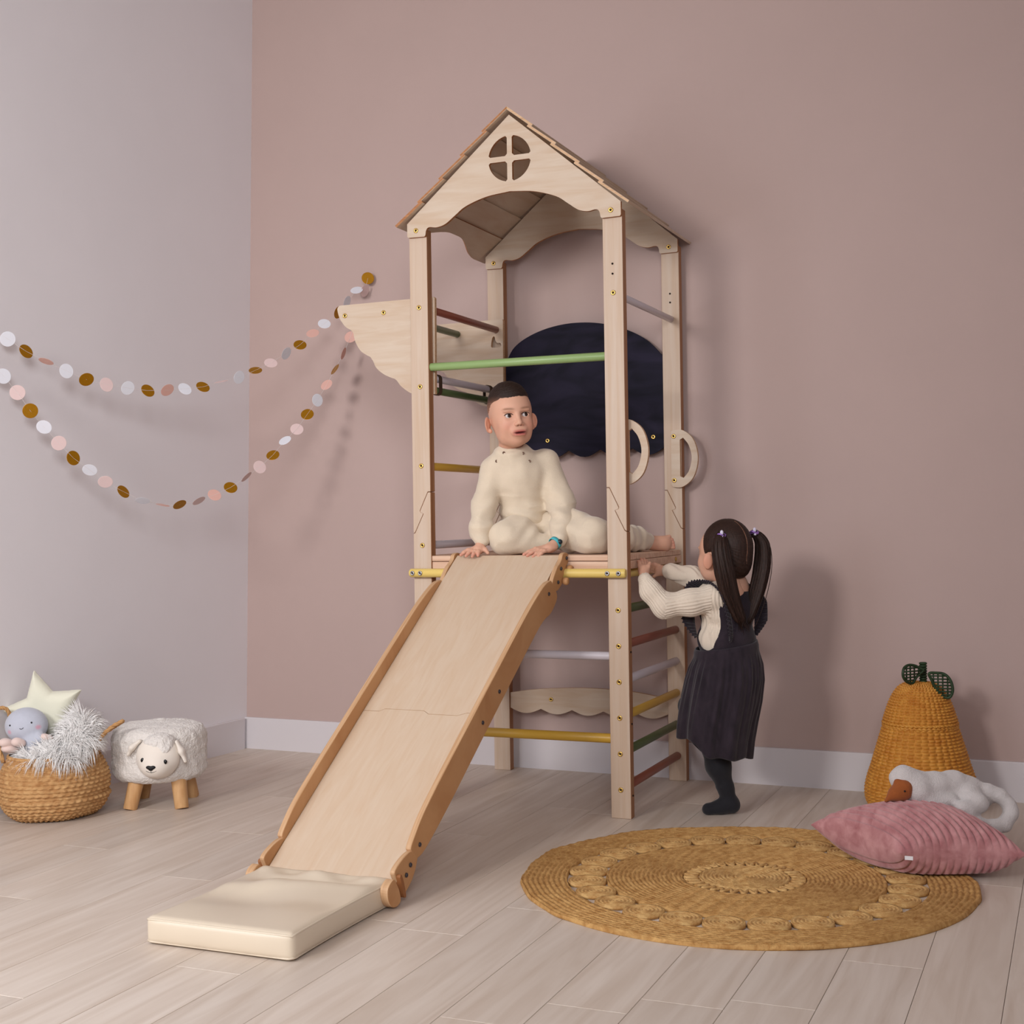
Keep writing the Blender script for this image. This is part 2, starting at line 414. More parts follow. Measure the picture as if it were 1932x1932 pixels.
# posts: lower piece and extension meet in a zigzag joint
zig = [(.0, 1.024), (.010, 1.024), (.040, .962), (.038, .957), (.027, .953), (.058, .891), (PA, .887)]
posts = {}
for nm, x0, y0, mir in (('FL', 0, 0, True), ('FR', TW-PA, 0, False), ('BL', 0, TD-PB, True), ('BR', TW-PA, TD-PB, False)):
    z = [((PA-u) if mir else u, v) for u, v in zig]
    if mir: z = z[::-1]
    low = [(0, 0), (PA, 0)] + [(u, v-.0006) for u, v in z[::-1]]
    upp = [(u, v+.0006) for u, v in z] + [(PA, 1.885), (0, 1.885)]
    a = MB().plate([(x0+u, v) for u, v in low], y0, y0+PB, me=1); p = bev(a.build('post', [M_WOODV, M_EDGEV], tower), .0025)
    b = MB().plate([(x0+u, v) for u, v in upp], y0, y0+PB, me=1); q = bev(b.build('post_extension', [M_WOODV, M_EDGEV], tower), .0025)
    posts[nm] = (p, q)
for z in (.644, .533, .422, .311, .2, .089): bolt(posts['FR'][0], .704, 0, z)
bolt(posts['FR'][1], .704, 0, 1.627)
for z in (.849,): bolt(posts['FL'][0], .033, 0, z)
for z in (1.11, 1.37, 1.63): bolt(posts['FL'][1], .033, 0, z)
HOLE = bolt_mesh('peg_hole', .0032, M_HOLE)
for nm, yy in (('FR', 0), ('BR', TD-PB)):
    for z in (1.686, 1.717): bolt(posts[nm][1], .703, yy, z, HOLE, 'peg_hole')
for z in (.644, .422, .2): bolt(posts['FR'][0], TW, PB*.5, z-.13, HOLE, 'peg_hole', pi/2)
# gables
half = [(0.0, 1.905), (0.0, 1.864), (.003, 1.860), (.062, 1.859), (.066, 1.863), (.068, 1.876)] + \
       cr([(.068, 1.876), (.073, 1.885), (.084, 1.888), (.108, 1.885), (.139, 1.893), (.175, 1.918), (.213, 1.943), (.286, 1.966), (TW/2, 1.975)], 5)[1:]
arch = half + [(TW-u, v) for u, v in half[::-1][1:]]
gout = arch + [(TW/2, 2.219)]
def quad(sx, sz, cx=.368, cz=2.080, R=.0735, g=.0085):
    a0 = math.asin(g/R); P = [(g+.006, g), ]
    arc = [(R*cos(t), R*sin(t)) for t in np.linspace(a0+.07, pi/2-a0-.07, 12)]
    P = [(g+.007, g)] + [(sqrt(R*R-g*g)-.006, g)] + arc + [(g, sqrt(R*R-g*g)-.006), (g, g+.007)]
    return [(cx+sx*u, cz+sz*v) for u, v in P]
quads = [quad(sx, sz) for sx in (-1, 1) for sz in (-1, 1)]
g1 = MB().plate(gout, -.012, 0, holes=quads, me=1).build('gable_panel', WE, tower)
g2 = MB().plate(gout, TD-PB-.012, TD-PB, me=1).build('gable_panel', WE, tower)
for x in (.032, .704):
    bolt(g1, x, -.012, 1.881); bolt(g2, x, TD-PB-.012, 1.880)
# shingles
rx, rz_ = TW/2, 2.226; ex, ez = -.024, 1.885
sl_ = sqrt((rx-ex)**2+(rz_-ez)**2); ux, uz = (ex-rx)/sl_, (ez-rz_)/sl_
for side in (-1, 1):
    for k in range(5):
        s0 = max(k*.1028-.014, 0); s1 = (k+1)*.1028+(.004 if k == 4 else 0); th = .0085
        n0 = .0012; n1 = .0085+.0012
        if k == 0: n0 = .006
        pts = []
        for s_, n_ in ((s0, n0), (s1, n1), (s1, n1+th), (s0, n0+th)):
            u = rx + ux*s_ + uz*n_; z = rz_ + uz*s_ - ux*n_
            pts.append((u if side < 0 else TW-u, z))
        if k == 0: pts = [((rx if abs(u-rx) < .02 and i in (0, 3) else u), z+(.004 if i == 3 else 0)) for i, (u, z) in enumerate(pts)]
        mm = [M_EDGE, M_WOOD] if side < 0 else [M_EDGEL, M_WOOD]
        if side < 0 and k == 4:            # lowest board on the left is cut to an arch along its lower edge
            ya, yb = -.032, TD+.012; (ua, za), (ub, zb), (uc, zc), (ud, zd) = pts; n = 28; V = []
            for i in range(n+1):
                y = ya+(yb-ya)*i/n; q = min(1, max(0, (abs(y-.32)-.03)/.235)); f = 1-.50*(1-q*q*(3-2*q))
                for (p0, q0), (p1, q1) in (((ua, za), (ub, zb)), ((ud, zd), (uc, zc))): V += [(p0, y, q0), (p0+(p1-p0)*f, y, q0+(q1-q0)*f)]
            F = [(0, 1, 3, 2), (n*4+2, n*4+3, n*4+1, n*4)]; mi = [0, 0]
            for i in range(n):
                a_ = i*4; b_ = a_+4; F += [(a_, b_, b_+1, a_+1), (a_+2, a_+3, b_+3, b_+2), (a_+1, b_+1, b_+3, a_+3), (a_, a_+2, b_+2, b_)]; mi += [1, 1, 0, 0]
            me = mesh('roof_shingle', V, F, mm, False, mi); bm = bmesh.new(); bm.from_mesh(me); bmesh.ops.recalc_face_normals(bm, faces=bm.faces); bm.to_mesh(me); bm.free()
            link('roof_shingle', me, tower); continue
        bev(MB().plate(pts, -.032, TD+.012, me=1).build('roof_shingle', mm, tower), .001, 1)
# cloud side panels carrying the monkey bars
cl = [(.073, 1.664), (.069, 1.668), (-.286, 1.665)] + cr([(-.286, 1.665), (-.294, 1.656), (-.292, 1.640), (-.284, 1.618), (-.264, 1.592), (-.244, 1.580)], 4)[1:] + \
     cr([(-.244, 1.580), (-.234, 1.568), (-.227, 1.540), (-.208, 1.508), (-.184, 1.491), (-.170, 1.484)], 4)[1:] + \
     cr([(-.170, 1.484), (-.159, 1.468), (-.148, 1.446), (-.122, 1.424), (-.093, 1.410), (-.080, 1.406)], 4)[1:] + \
     cr([(-.080, 1.406), (-.070, 1.398), (-.055, 1.379), (-.02, 1.355), (.02, 1.348), (.070, 1.347)], 4)[1:]
def slot(dx=0): return cr([(.062, 1.566), (.030, 1.566), (.024, 1.574), (.030, 1.602), (.038, 1.606), (.042, 1.590), (.050, 1.582), (.062, 1.580)], 3, True)
c1 = MB().plate(cl, PB, PB+.015, me=1).build('cloud_panel', [M_WOOD, M_EDGEL], tower)
c2 = MB().plate(cl, TD-PB-.028, TD-PB-.013, me=1, holes=[slot()]).build('cloud_panel', [M_WOOD, M_EDGEL], tower)
for x in (-.265, -.117): bolt(c1, x, PB, 1.629, BOLT)
def bar(name, a, b, r, m, parent=tower):
    a, b = Vector(a), Vector(b); d = (b-a).normalized(); e = r*.25
    return smooth_by_angle(MB().tube([a, a+d*e, b-d*e, b], [r*.8, r, r, r*.8], 20).build(name, m, parent), 50)
def rung(a, b, c, r=.0135): return bar('rung', a, b, r, M_PAINT[c])
rung((.046, PB+.015, 1.630), (.046, TD-PB-.028, 1.630), 'red', .0125)
rung((-.112, PB+.015, 1.624), (-.112, TD-PB-.028, 1.624), 'dark_green', .0125)
rung((-.262, PB+.015, 1.624), (-.262, TD-PB-.028, 1.624), 'white', .0125)
tb = bar('trapeze_bar', (.052, PB+.016, 1.402), (.052, TD-PB-.029, 1.402), .0125, M_PAINT['white'])
tg = bar('trapeze_bar', (.052, PB+.016, 1.362), (.052, TD-PB-.029, 1.362), .0125, M_PAINT['dark_green'])
M_STRAP = mat('dark_brown_strap', (70, 50, 34), .7)
for y in (.075, .50):
    w = .012; out = [(.052+.0155*cos(t), 1.402+.0155*sin(t)) for t in np.linspace(0, pi, 9)] + [(.052+.0155*cos(t), 1.362+.0155*sin(t)) for t in np.linspace(pi, 2*pi, 9)]
    inn = [(.052+.0132*cos(t), 1.402+.0132*sin(t)) for t in np.linspace(0, pi, 9)] + [(.052+.0132*cos(t), 1.362+.0132*sin(t)) for t in np.linspace(pi, 2*pi, 9)]
    MB().plate(out, y, y+.022, holes=[inn]).build('strap', M_STRAP, tower)
# rungs left side
rung((.033, PB-.002, 1.110), (.033, TD-PB+.002, 1.110), 'yellow'); rung((.033, PB-.002, .849), (.033, TD-PB+.002, .849), 'white')
for z in (.60, .35): rung((.033, PB-.002, z), (.033, TD-PB+.002, z), 'red' if z > .5 else 'yellow')
# rungs right side
for z, c in ((.755, 'light_yellow'), (.644, 'dark_green'), (.533, 'red'), (.422, 'white'), (.311, 'yellow'), (.200, 'dark_green'), (.089, 'red'), (1.627, 'white')):
    rung((.704, PB-.002, z), (.704, TD-PB+.002, z), c, .0138 if z < 1 else .0115)
# rungs in the front opening
rung((PA-.002, .018, 1.434), (TW-PA+.002, .018, 1.434), 'green', .0135)
rung((PA-.002, .018, .500), (TW-PA+.002, .018, .500), 'white', .0135); rung((PA-.002, .018, .244), (TW-PA+.002, .018, .244), 'yellow', .0150)
# front rail that carries the slide
fr = bar('slide_rail_bar', (-.006, -.014, .759), (TW-.001, -.014, .759), .0145, M_PAINT['light_yellow'])
for x in (.009, .037, .680, .716): bolt(fr, x, -.0285, .759, SCREW, 'screw')
# platform
fa = bev(MB().box((PA, .006, .771), (TW-PA, .026, .795)).build('platform_apron', M_PINE, tower), .002)
bev(MB().box((PA, .004, .797), (TW-PA, .030, .8145)).build('platform_edge_board', M_PINE, tower), .002)
for k in range(6):
    y0 = .032+k*.1; bev(MB().box((.010, max(y0, PB+.001), .797), (TW-.008, min(y0+.098, TD-PB-.001), .8145)).build('platform_board', M_PINE, tower), .002)
sa = bev(MB().box((TW-.026, PB+.002, .770), (TW-.006, TD-PB-.002, .796)).build('platform_apron', M_PINE, tower), .002)
bev(MB().box((.006, PB+.002, .770), (.026, TD-PB-.002, .796)).build('platform_apron', M_PINE, tower), .002)
bolt(sa, TW-.006, .56, .783, BOLT, 'bolt', pi/2)
# handles
def dhandle(y0, y1, x):
    o = cr([(x-.034, 1.226), (x-.028, 1.233), (x+.006, 1.234), (x+.045, 1.202), (x+.062, 1.137), (x+.046, 1.070), (x+.008, 1.036), (x-.026, 1.035), (x-.034, 1.043)], 6) 
    i = [(x-.002, 1.200), (x+.010, 1.207)] + cr([(x+.010, 1.207), (x+.030, 1.180), (x+.040, 1.137), (x+.030, 1.092), (x+.010, 1.066)], 5)[1:] + [(x-.002, 1.072)]
    h = MB().plate(o, y0, y1, holes=[i], me=1).build('grab_handle', [M_WOOD, M_EDGEL], tower); return h
h1 = dhandle(PB, PB+.015, TW); h2 = dhandle(TD-PB-.015, TD-PB, TW)
for z in (1.213, 1.058): bolt(h2, TW-.024, TD-PB-.015, z)
# chalkboard
M_CHALK = mat('navy_chalkboard', (15, 15, 25), .65, var=.5, vscale=(3, 3, 7), rgb2=(40, 36, 54), spec=.12, dist=2)
bx0, bx1 = .0655, .6708
top = cr([(bx0, 1.512), (.10, 1.566), (.16, 1.604), (.24, 1.630), (.33, 1.641), (.43, 1.634), (.53, 1.606), (.61, 1.562), (bx1, 1.50)], 6)
def scal(x0, x1, n, zc, dz, m=8):
    P = []
    for k in range(n):
        for j in range(m): 
            t = j/m; P.append((x0+(x1-x0)*(k+t)/n, zc-dz*sin(pi*t)))
    return P+[(x1, zc)]
ck = MB().plate(scal(bx0, bx1, 5, 1.178, .026)+top[::-1], TD-PB+.013, TD-PB+.023).build('chalkboard', M_CHALK, tower)
for x, z in ((.227, 1.216), (.630, 1.215)): bolt(ck, x, TD-PB+.013, z)
rtop = cr([(bx0, .288), (.16, .302), (.30, .312), (.42, .313), (.55, .305), (bx1, .286)], 6)
rl = MB().plate(scal(bx0, bx1, 5, .232, .018)+rtop[::-1], TD-PB+.008, TD-PB+.023, me=1).build('scalloped_rail', [M_WOOD, M_EDGEL], tower)
bolt(rl, .227, TD-PB+.008, .268); bolt(rl, .51, TD-PB+.008, .268)
for i, (a, b) in enumerate(((.62, .62),)):
    rung((PA-.002, TD-.018, 1.0), (TW-PA+.002, TD-.018, 1.0), 'white', .0115) if False else None
# ------------------------------------------------------------------ slide
srz = -math.atan2(.0424, .9991)             # slide runs towards -Y, turned a little
slide = empty('slide', (.3415, -.01, 0), 'birch plywood slide leaning from tower platform down to cream mat', 'slide', None, srz)
# local frame: x across, y = -distance along the run, z up
A0 = np.array((.012, .808)); A1 = np.array((1.075, .050)); sd = (A1-A0)/np.linalg.norm(A1-A0); sn = np.array((-sd[1], sd[0])); LS = np.linalg.norm(A1-A0)
def spt(x, s, n): p = A0+sd*s+sn*n; return (x, -p[0], p[1])
seam = [(-.181, .715), (-.13, .715), (-.115, .704), (.01, .704), (.03, .716), (.12, .716), (.145, .704), (.181, .704)]
def board(name, outl):
    b = MB(); n = len(outl)
    v = [spt(x, s, .0) for x, s in outl]+[spt(x, s, -.012) for x, s in outl]
    f = [tuple(range(n)), tuple(range(2*n-1, n-1, -1))]; mi = [0, 0]
    for i in range(n): f.append((i, i+n, (i+1) % n+n, (i+1) % n)); mi.append(1)
    m = mesh(name, v, f, [M_WOODS, M_EDGEL], False, mi)
    bm = bmesh.new(); bm.from_mesh(m); bmesh.ops.recalc_face_normals(bm, faces=bm.faces); bm.to_mesh(m); bm.free()
    return link(name, m, slide, True)
board('slide_board', [(-.181, -.012), (.181, -.012)] + [(x, s-.0007) for x, s in seam[::-1]])
board('slide_board', [(x, s+.0007) for x, s in seam] + [(.181, LS), (-.181, LS)])
def sideplate(name, pts, x0, x1, mats=None, par=None):
    """pts in (run, z)"""
    o = MB().plate([(-a, b) for a, b in pts], x0, x1, 'yz', me=1).build(name, mats or [M_RAIL, M_EDGES], par or slide, False, True)
    return bev(o, .0025, 2, 50)
ro = cr([(.112, .742), (.158, .731), (.24, .686), (.334, .624), (.497, .510), (.697, .370), (.849, .262), (.936, .196), (.98, .152), (1.000, .127), (.996, .116)], 4) + \
     cr([(.972, .092), (.924, .108), (.80, .188), (.60, .330), (.40, .470), (.20, .608), (.121, .640), (.082, .668), (.067, .690), (.078, .712), (.098, .728)], 4)
ho = cr([(.026, .803), (.017, .818), (-.003, .824), (-.024, .820), (-.034, .806), (-.025, .790), (-.010, .780), (-.016, .770), (.001, .759), (.016, .750), (.012, .737), (.029, .724), (.058, .709), (.086, .708), (.099, .722), (.099, .737), (.085, .757), (.060, .781), (.045, .789)], 4, True)
bo = cr([(.966, .113), (.968, .085), (.990, .050), (1.023, .026), (1.040, .020), (1.050, .034), (1.074, .070), (1.078, .088), (1.045, .106), (1.005, .117)], 4, True)
SCREWX = bolt_mesh('rail_screw', .0058, M_DARKSCREW)
def sbolt(par, x, s, z, side):
    o = bpy.data.objects.new('screw', SCREWX); COL.objects.link(o); o.parent = par
    o.location = (x, -s, z); o.rotation_euler = (0, 0, side*pi/2)
for sg in (-1, 1):
    def X(a, b): return (a, b) if sg > 0 else (-b, -a)
    r = sideplate('side_rail', ro, *X(.182, .198)); h = sideplate('hook_plate', ho, *X(.183, .197)); b = sideplate('foot_bracket', bo, *X(.183, .197))
    xo = .198 if sg > 0 else -.182
    for s, z in ((.133, .702), (.489, .449), (.596, .377), (.957, .125)): sbolt(r, xo, s, z, 1)
    for s, z in ((.035, .775), (.060, .734), (-.010, .806)): sbolt(h, xo, s, z, 1)
    for s, z in ((1.005, .086), (1.026, .066)): sbolt(b, xo, s, z, 1)
    for s, z in ((-.016, .772), (.018, .735)):        # wooden knobs under the hook
        k = MB().lathe([(.006, 0), (.010, .001), (.012, .006), (.012, .014), (.009, .018), (.004, .0185)], 16, axis='x', c=((.197 if sg > 0 else -.2155), -s, z)).build('knob', M_RAIL, slide, True, True)
    f = sideplate('foot_block', cr([(1.100, .074), (1.126, .060), (1.128, .036), (1.117, .017), (1.100, .007), (1.080, .006), (1.066, .016), (1.072, .040), (1.086, .062)], 4, True), *X(.184, .206))
    st = MB().plate([(-a, b) for a, b in cr([(1.072, .072), (1.064, .052), (1.058, .030), (1.050, .018), (1.044, .022), (1.050, .045), (1.058, .066), (1.066, .078)], 3, True)], *X(.190, .2075), 'yz').build('leather_strap', mat('tan_leather', (150, 96, 56), .6), slide, False, True)

# ------------------------------------------------------------------ crash mat
M_VINYL = mat('cream_vinyl', (219, 203, 181), .34, var=.04, vscale=(4, 4, 4), spec=.5, bump=.02, bscale=(200, 200, 200))
mato = empty('crash_mat', (.295, -1.30, 0), 'cream vinyl crash mat on floor at foot of slide', 'mat')
x0, x1, y0, y1, t = .098, .478, -1.535, -1.062, .062
nu, nv, nw = 46, 54, 8
def matpt(u, v, w):          # u,v,w in -1..1 on a rounded box
    hx, hy, hz = (x1-x0)/2, (y1-y0)/2, t/2; r = .012
    p = np.array([u*hx, v*hy, w*hz]); q = np.clip(p, [-hx+r, -hy+r, -hz+r], [hx-r, hy-r, hz-r]); d = p-q; L = np.linalg.norm(d)
    p = q+(d/L*r if L > 1e-9 else 0)
    X, Y, Z = p
    side = max(abs(u), abs(v))
    if w > -.99:
        f = (w+1)/2
        sag = -.016*math.exp(-((Y-.150-.10*X)/.032)**2)*(1-(X/hx)**2)*.9 + .010*math.exp(-((Y-.205)/.022)**2)*math.cos(X*40+.4) + .008*math.exp(-((Y-.085-.25*X)/.035)**2) - .010*math.exp(-((Y+.02-.1*X)/.06)**2) + .006*math.exp(-((X+.08-.5*(Y-.05))/.03)**2)*math.exp(-((Y-.08)/.09)**2)
        sag += .005*math.sin(X*17+Y*11)*(1-u*u)*(1-v*v) + .004*(1-u**4)*(1-v**4)
        Z += sag*f*(1-side**10)
    puff = .005*(1-w*w)
    if abs(u) > .999: X += puff*(1 if u > 0 else -1)*(1-v**6)
    if abs(v) > .999: Y += puff*(1 if v > 0 else -1)*(1-u**6)
    X += .006*(1-v*v)*u*-1
    return ((x0+x1)/2+X, (y0+y1)/2+Y, t/2+Z)
b = MB()
def face(fn, n, m):
    V = [fn(-1+2*i/n, -1+2*j/m) for j in range(m+1) for i in range(n+1)]; b.add(V, grid_faces(n+1, m+1))
face(lambda u, v: matpt(u, v, 1), nu, nv); face(lambda u, v: matpt(-u, v, -1), 6, 6)
face(lambda u, w: matpt(u, -1, w), nu, nw); face(lambda u, w: matpt(-u, 1, w), nu, nw)
face(lambda v, w: matpt(1, v, w), nv, nw); face(lambda v, w: matpt(-1, -v, w), nv, nw)
me = mesh('pad', b.v, b.f, M_VINYL, True); bm = bmesh.new(); bm.from_mesh(me); bmesh.ops.remove_doubles(bm, verts=bm.verts, dist=.0004); bm.to_mesh(me); bm.free()
pad = link('pad', me, mato)
for w, n_ in ((1, 'top'), (-1, 'bottom')):
    P = [matpt(.995*u, .998*v, w*.80) for u, v in [(-1+2*i/30, -1) for i in range(30)]+[(1, -1+2*i/30) for i in range(30)]+[(1-2*i/30, 1) for i in range(30)]+[(-1, 1-2*i/30) for i in range(30)]]
    P = [(a, c, max(d, .003)) for a, c, d in P]
    MB().tube(P, .0026, 8, closed=True).build('piping', M_VINYL, pad, True)
# ------------------------------------------------------------------ round jute rug
M_JUTE = mat('jute_rope', (208, 164, 104), .75, var=.4, vscale=(60, 60, 60), rgb2=(164, 116, 62), bump=.5, bscale=(260, 260, 260), spec=.25, bdist=.003)
M_JUTE2 = mat('jute_rope_light', (218, 178, 118), .7, var=.35, vscale=(70, 70, 70), rgb2=(176, 128, 72), bump=.5, bscale=(260, 260, 260), spec=.3, bdist=.003)
RC = (1.222, -.572)
rug = empty('round_rug', (*RC, 0), 'round braided jute rug with a ring of rosettes on floor', 'rug')
def ring(name, ra, rb, coils, hgt, m, nth=300, per=6, wob=0., par=rug):
    n = coils*per; V = []; F = []
    for i in range(n+1):
        t = i/n; r = ra+(rb-ra)*t; ph = t*coils
        for j in range(nth):
            a = 2*pi*j/nth
            h = hgt*(.62+.38*abs(sin(pi*(ph+j/nth)))) if 0 < i < n else .001
            h += .0011*sin(a*r/.0065+pi*int(ph)*.7+ph*2.2) if 0 < i < n else 0
            rr_ = r*(1+wob*(.4*sin(a*5+1)+.3*sin(a*11)+.3*sin(a*23+2))*t)
            h += wob*(.25*max(0, sin(a*3+4.2))+.1*sin(a*9))*smoothstep(.5, 1, np.array(t)) if wob else 0
            V.append((rr_*cos(a), rr_*sin(a), max(h, .001)))
    for i in range(n):
        for j in range(nth):
            F.append((i*nth+j, (i+1)*nth+j, (i+1)*nth+(j+1) % nth, i*nth+(j+1) % nth))
    b = len(V)
    for i, rr_ in ((0, ra), (1, rb)):
        for j in range(nth): V.append((rr_*cos(2*pi*j/nth), rr_*sin(2*pi*j/nth), .0003))
    for j in range(nth):
        j2 = (j+1) % nth; F.append((b+j, j, j2, b+j2)); F.append((n*nth+j, b+nth+j, b+nth+j2, n*nth+j2)); F.append((b+j, b+j2, b+nth+j2, b+nth+j))
    return link(name, mesh(name, V, F, m, True), par, True)
ring('border_braid', .452, .570, 9, .0105, M_JUTE, 360, 6, .012)
ring('inner_braid', .156, .354, 17, .0095, M_JUTE, 280, 5)
ring('centre_braid', .001, .116, 11, .010, M_JUTE2, 160, 5)
z = MB(); n = 34
pts = []
for i in range(n*2):
    a = pi*i/n; pts.append((.136+(.016 if i % 2 else -.016))*np.array((cos(a+.03), sin(a+.03))))
pts = [(p[0], p[1], .006) for p in cr(pts, 5, True)]
z.tube(pts, .0042, 6, closed=True)
z.tube([(.152*cos(a), .152*sin(a), .004) for a in np.linspace(0, 2*pi, 90)[:-1]], .003, 6, closed=True)
z.build('loop_braid', M_JUTE2, rug, True, True)
nr = 25; rs = MB(); prof = []
for i in range(0, 26):
    t = i/25; prof.append((max(.0005, .0505*t), (.0078+.003*abs(sin(pi*t*5.5))) if i < 25 else .001))
rs.lathe(prof[::-1], 28)
RS = mesh('rosette', rs.v, rs.f, M_JUTE2, True)
bm = bmesh.new(); bm.from_mesh(RS); bmesh.ops.recalc_face_normals(bm, faces=bm.faces); bm.to_mesh(RS); bm.free()
for k in range(nr):
    a = 2*pi*k/nr+.05; o = link('rosette', RS, rug, True, (.403*cos(a), .403*sin(a), .0004)); o.rotation_euler = (0, 0, a); o.scale = (1.01+.02*sin(k*3), 1.0, 1)

# ------------------------------------------------------------------ weaving helper
def woven(name, prof, nth, per, rows, disp, m, par, cap_bottom=True):
    """prof: (r,z) polyline resampled to rows*per rings; disp(theta, row float) -> radial offset"""
    P = np.array(cr(prof, 12)); L = np.r_[0, np.cumsum(np.linalg.norm(np.diff(P, axis=0), axis=1))]; n = rows*per
    s = np.linspace(0, L[-1], n+1); R = np.interp(s, L, P[:, 0]); Z = np.interp(s, L, P[:, 1])
    tr = np.gradient(R, s); tz = np.gradient(Z, s); th = np.linspace(0, 2*pi, nth, endpoint=False)
    row = np.arange(n+1)/per; T, Q = np.meshgrid(th, row); D = disp(T, Q)
    rad = R[:, None]+D*np.abs(tz)[:, None]; zz = Z[:, None]-D*tr[:, None]
    V = np.stack([rad*np.cos(T), rad*np.sin(T), zz], -1).reshape(-1, 3)
    i, j = np.meshgrid(np.arange(n), np.arange(nth), indexing='ij'); j2 = (j+1) % nth
    F = np.stack([i*nth+j, i*nth+j2, (i+1)*nth+j2, (i+1)*nth+j], -1).reshape(-1, 4)
    return link(name, npmesh(name, V, F, m), par, True)

# ------------------------------------------------------------------ belly basket and what it holds
VZ = .3968
M_SEA = mat('seagrass_weave', (204, 162, 112), .8, var=.35, vscale=(45, 45, 80), rgb2=(168, 120, 74), bump=.5, bscale=(200, 200, 300), spec=.2, bdist=.003)
basket = empty('belly_basket', (-1.037, -.538, 0), 'round seagrass belly basket full of soft toys beside lamb stool', 'basket', None, VZ)
bp_ = [(.002, .004), (.06, .004), (.105, .006), (.135, .018), (.155, .04), (.164, .066), (.1625, .078), (.167, .09), (.168, .115), (.163, .140), (.151, .168), (.139, .190), (.137, .205)]
def bdisp(T, Q):
    rb = np.abs(np.sin(pi*Q)); sg = np.where((Q.astype(int) % 2) == 0, 1., -1.)
    ridge = np.exp(-((Q-15.3)/.6)**2)
    return .0052*rb + .0022*np.sin(T*46+sg*(Q % 1)*2.6+Q.astype(int)*1.3)*rb + .005*ridge + .0025*np.sin(T*3+1)+.002*np.sin(T*5)
woven('woven_body', bp_, 320, 6, 27, bdisp, M_SEA, basket)
woven('woven_lining', [(.134, .204), (.146, .168), (.158, .135), (.160, .10), (.15, .05), (.12, .02), (.002, .014)][::-1], 60, 2, 16, lambda T, Q: 0*T, M_SEA, basket)
def rope(name, pts, r, par, m):
    P = cr(pts, 8); b = MB(); 
    for ph in (0, 2.1, 4.2):
        PP = [Vector(p) for p in P]; out = []
        for i, p in enumerate(PP):
            t = (PP[min(i+1, len(PP)-1)]-PP[max(i-1, 0)]).normalized(); n_ = t.cross(Vector((0, 1, .2))).normalized(); bb_ = t.cross(n_)
            a = i*.75+ph; out.append(p+(n_*cos(a)+bb_*sin(a))*r*.55)
        b.tube(out, r*.62, 6)
    return b.build(name, m, par, True, True)
rope('handle', [(.130, -.02, .18), (.150, -.02, .235), (.185, -.005, .276), (.224, .0, .299), (.215, .012, .292), (.175, .022, .268), (.135, .025, .243), (.130, .03, .18)], .006, basket, M_SEA)
rope('handle', [(-.140, -.05, .18), (-.172, -.03, .26), (-.192, -.01, .33), (-.172, .0, .347), (-.146, .01, .336), (-.138, .02, .27), (-.136, .03, .18)], .006, basket, M_SEA)
# star cushion
M_STAR = mat('pale_yellow_cotton', (226, 224, 205), .85, var=.03, vscale=(20, 20, 20), bump=.15, bscale=(400, 400, 400), sheen=.2)
star = empty('star_cushion', (-1.060, -.470, .16), 'pale yellow star shaped cushion standing in basket behind grey moon toy', 'cushion', None, VZ)
def puff(outline, thick, nring=10, power=.5):
    """pillow from a closed 2-D outline (x,z): domed front and back"""
    n = len(outline); c = np.mean(outline, 0); V = []; F = []
    for sgn in (-1, 1):
        b = len(V)
        for i in range(nring+1):
            t = 1-i/nring
            for p in outline:
                q = c+(np.array(p)-c)*t; V.append((q[0], sgn*thick*(1-t**2.2)**power*(.55+.45*(1-t)), q[1]))
        for i in range(nring):
            for j in range(n):
                q = (b+i*n+j, b+i*n+(j+1) % n, b+(i+1)*n+(j+1) % n, b+(i+1)*n+j); F.append(q if sgn < 0 else q[::-1])
    return V, F
so = []
for k in range(10):
    a = radians(103+36*k); r = .142 if k % 2 == 0 else .074; so.append(np.array((-.055+r*cos(a), .160+r*sin(a))))
SP = np.array(so); SPN = np.roll(SP, -1, 0)
def starf(P):
    q = P[:, [0, 2]]; d = np.full(len(P), 1e9); ins = np.zeros(len(P), bool)
    for a_, b_ in zip(SP, SPN):
        e = b_-a_; w = q-a_; t = np.clip(w@e/(e@e), 0, 1); d = np.minimum(d, np.sqrt(((w-t[:, None]*e)**2).sum(1)))
        cr_ = ((a_[1] > q[:, 1]) != (b_[1] > q[:, 1])) & (q[:, 0] < (b_[0]-a_[0])*(q[:, 1]-a_[1])/(b_[1]-a_[1]+1e-12)+a_[0]); ins ^= cr_
    h = .030*np.sqrt(np.clip(1-(1-np.minimum(d, .035)/.035)**2, 0, 1))
    return np.where(ins, (np.abs(P[:, 1])-h-.001)*.6, np.maximum(d-.0015, np.abs(P[:, 1])-.002))
sdf_obj('star_body', starf, (-.22, -.05, .0), (.11, .05, .32), .0035, M_STAR, star)
# moon doll
M_MOON = mat('blue_grey_plush', (190, 192, 204), .9, attr='Col', var=.05, vscale=(60, 60, 60), bump=.3, bscale=(500, 500, 500), sheen=.3)
M_PINKP = mat('pale_pink_plush', (226, 202, 194), .9, bump=.3, bscale=(400, 400, 400), sheen=.3)
M_BLACK = mat('black_thread', (18, 16, 18), .5)
doll = empty('moon_plush', (-1.037, -.538, .15), 'round grey plush moon with smiling face and pink paws in basket', 'plush toy', None, VZ)
S = SDF(.02); S.ell((-.078, -.015, .142), (.067, .058, .058)).ell((-.055, -.03, .09), (.035, .03, .04)).cap((-.05, -.05, .092), (-.022, -.052, .106), .016, .014)
def mcol(V):
    base = np.tile(np.array(lin((190, 193, 206))), (len(V), 1))
    for c in ((-.1165, .128), (-.0275, .142)):
        d = np.sqrt((V[:, 0]-c[0])**2+(V[:, 2]-c[1])**2); t = .75*(1-smoothstep(.003, .010, d))*(V[:, 1] < -.01)
        base = base*(1-t[:, None])+np.array(lin((214, 150, 170)))*t[:, None]
    return base
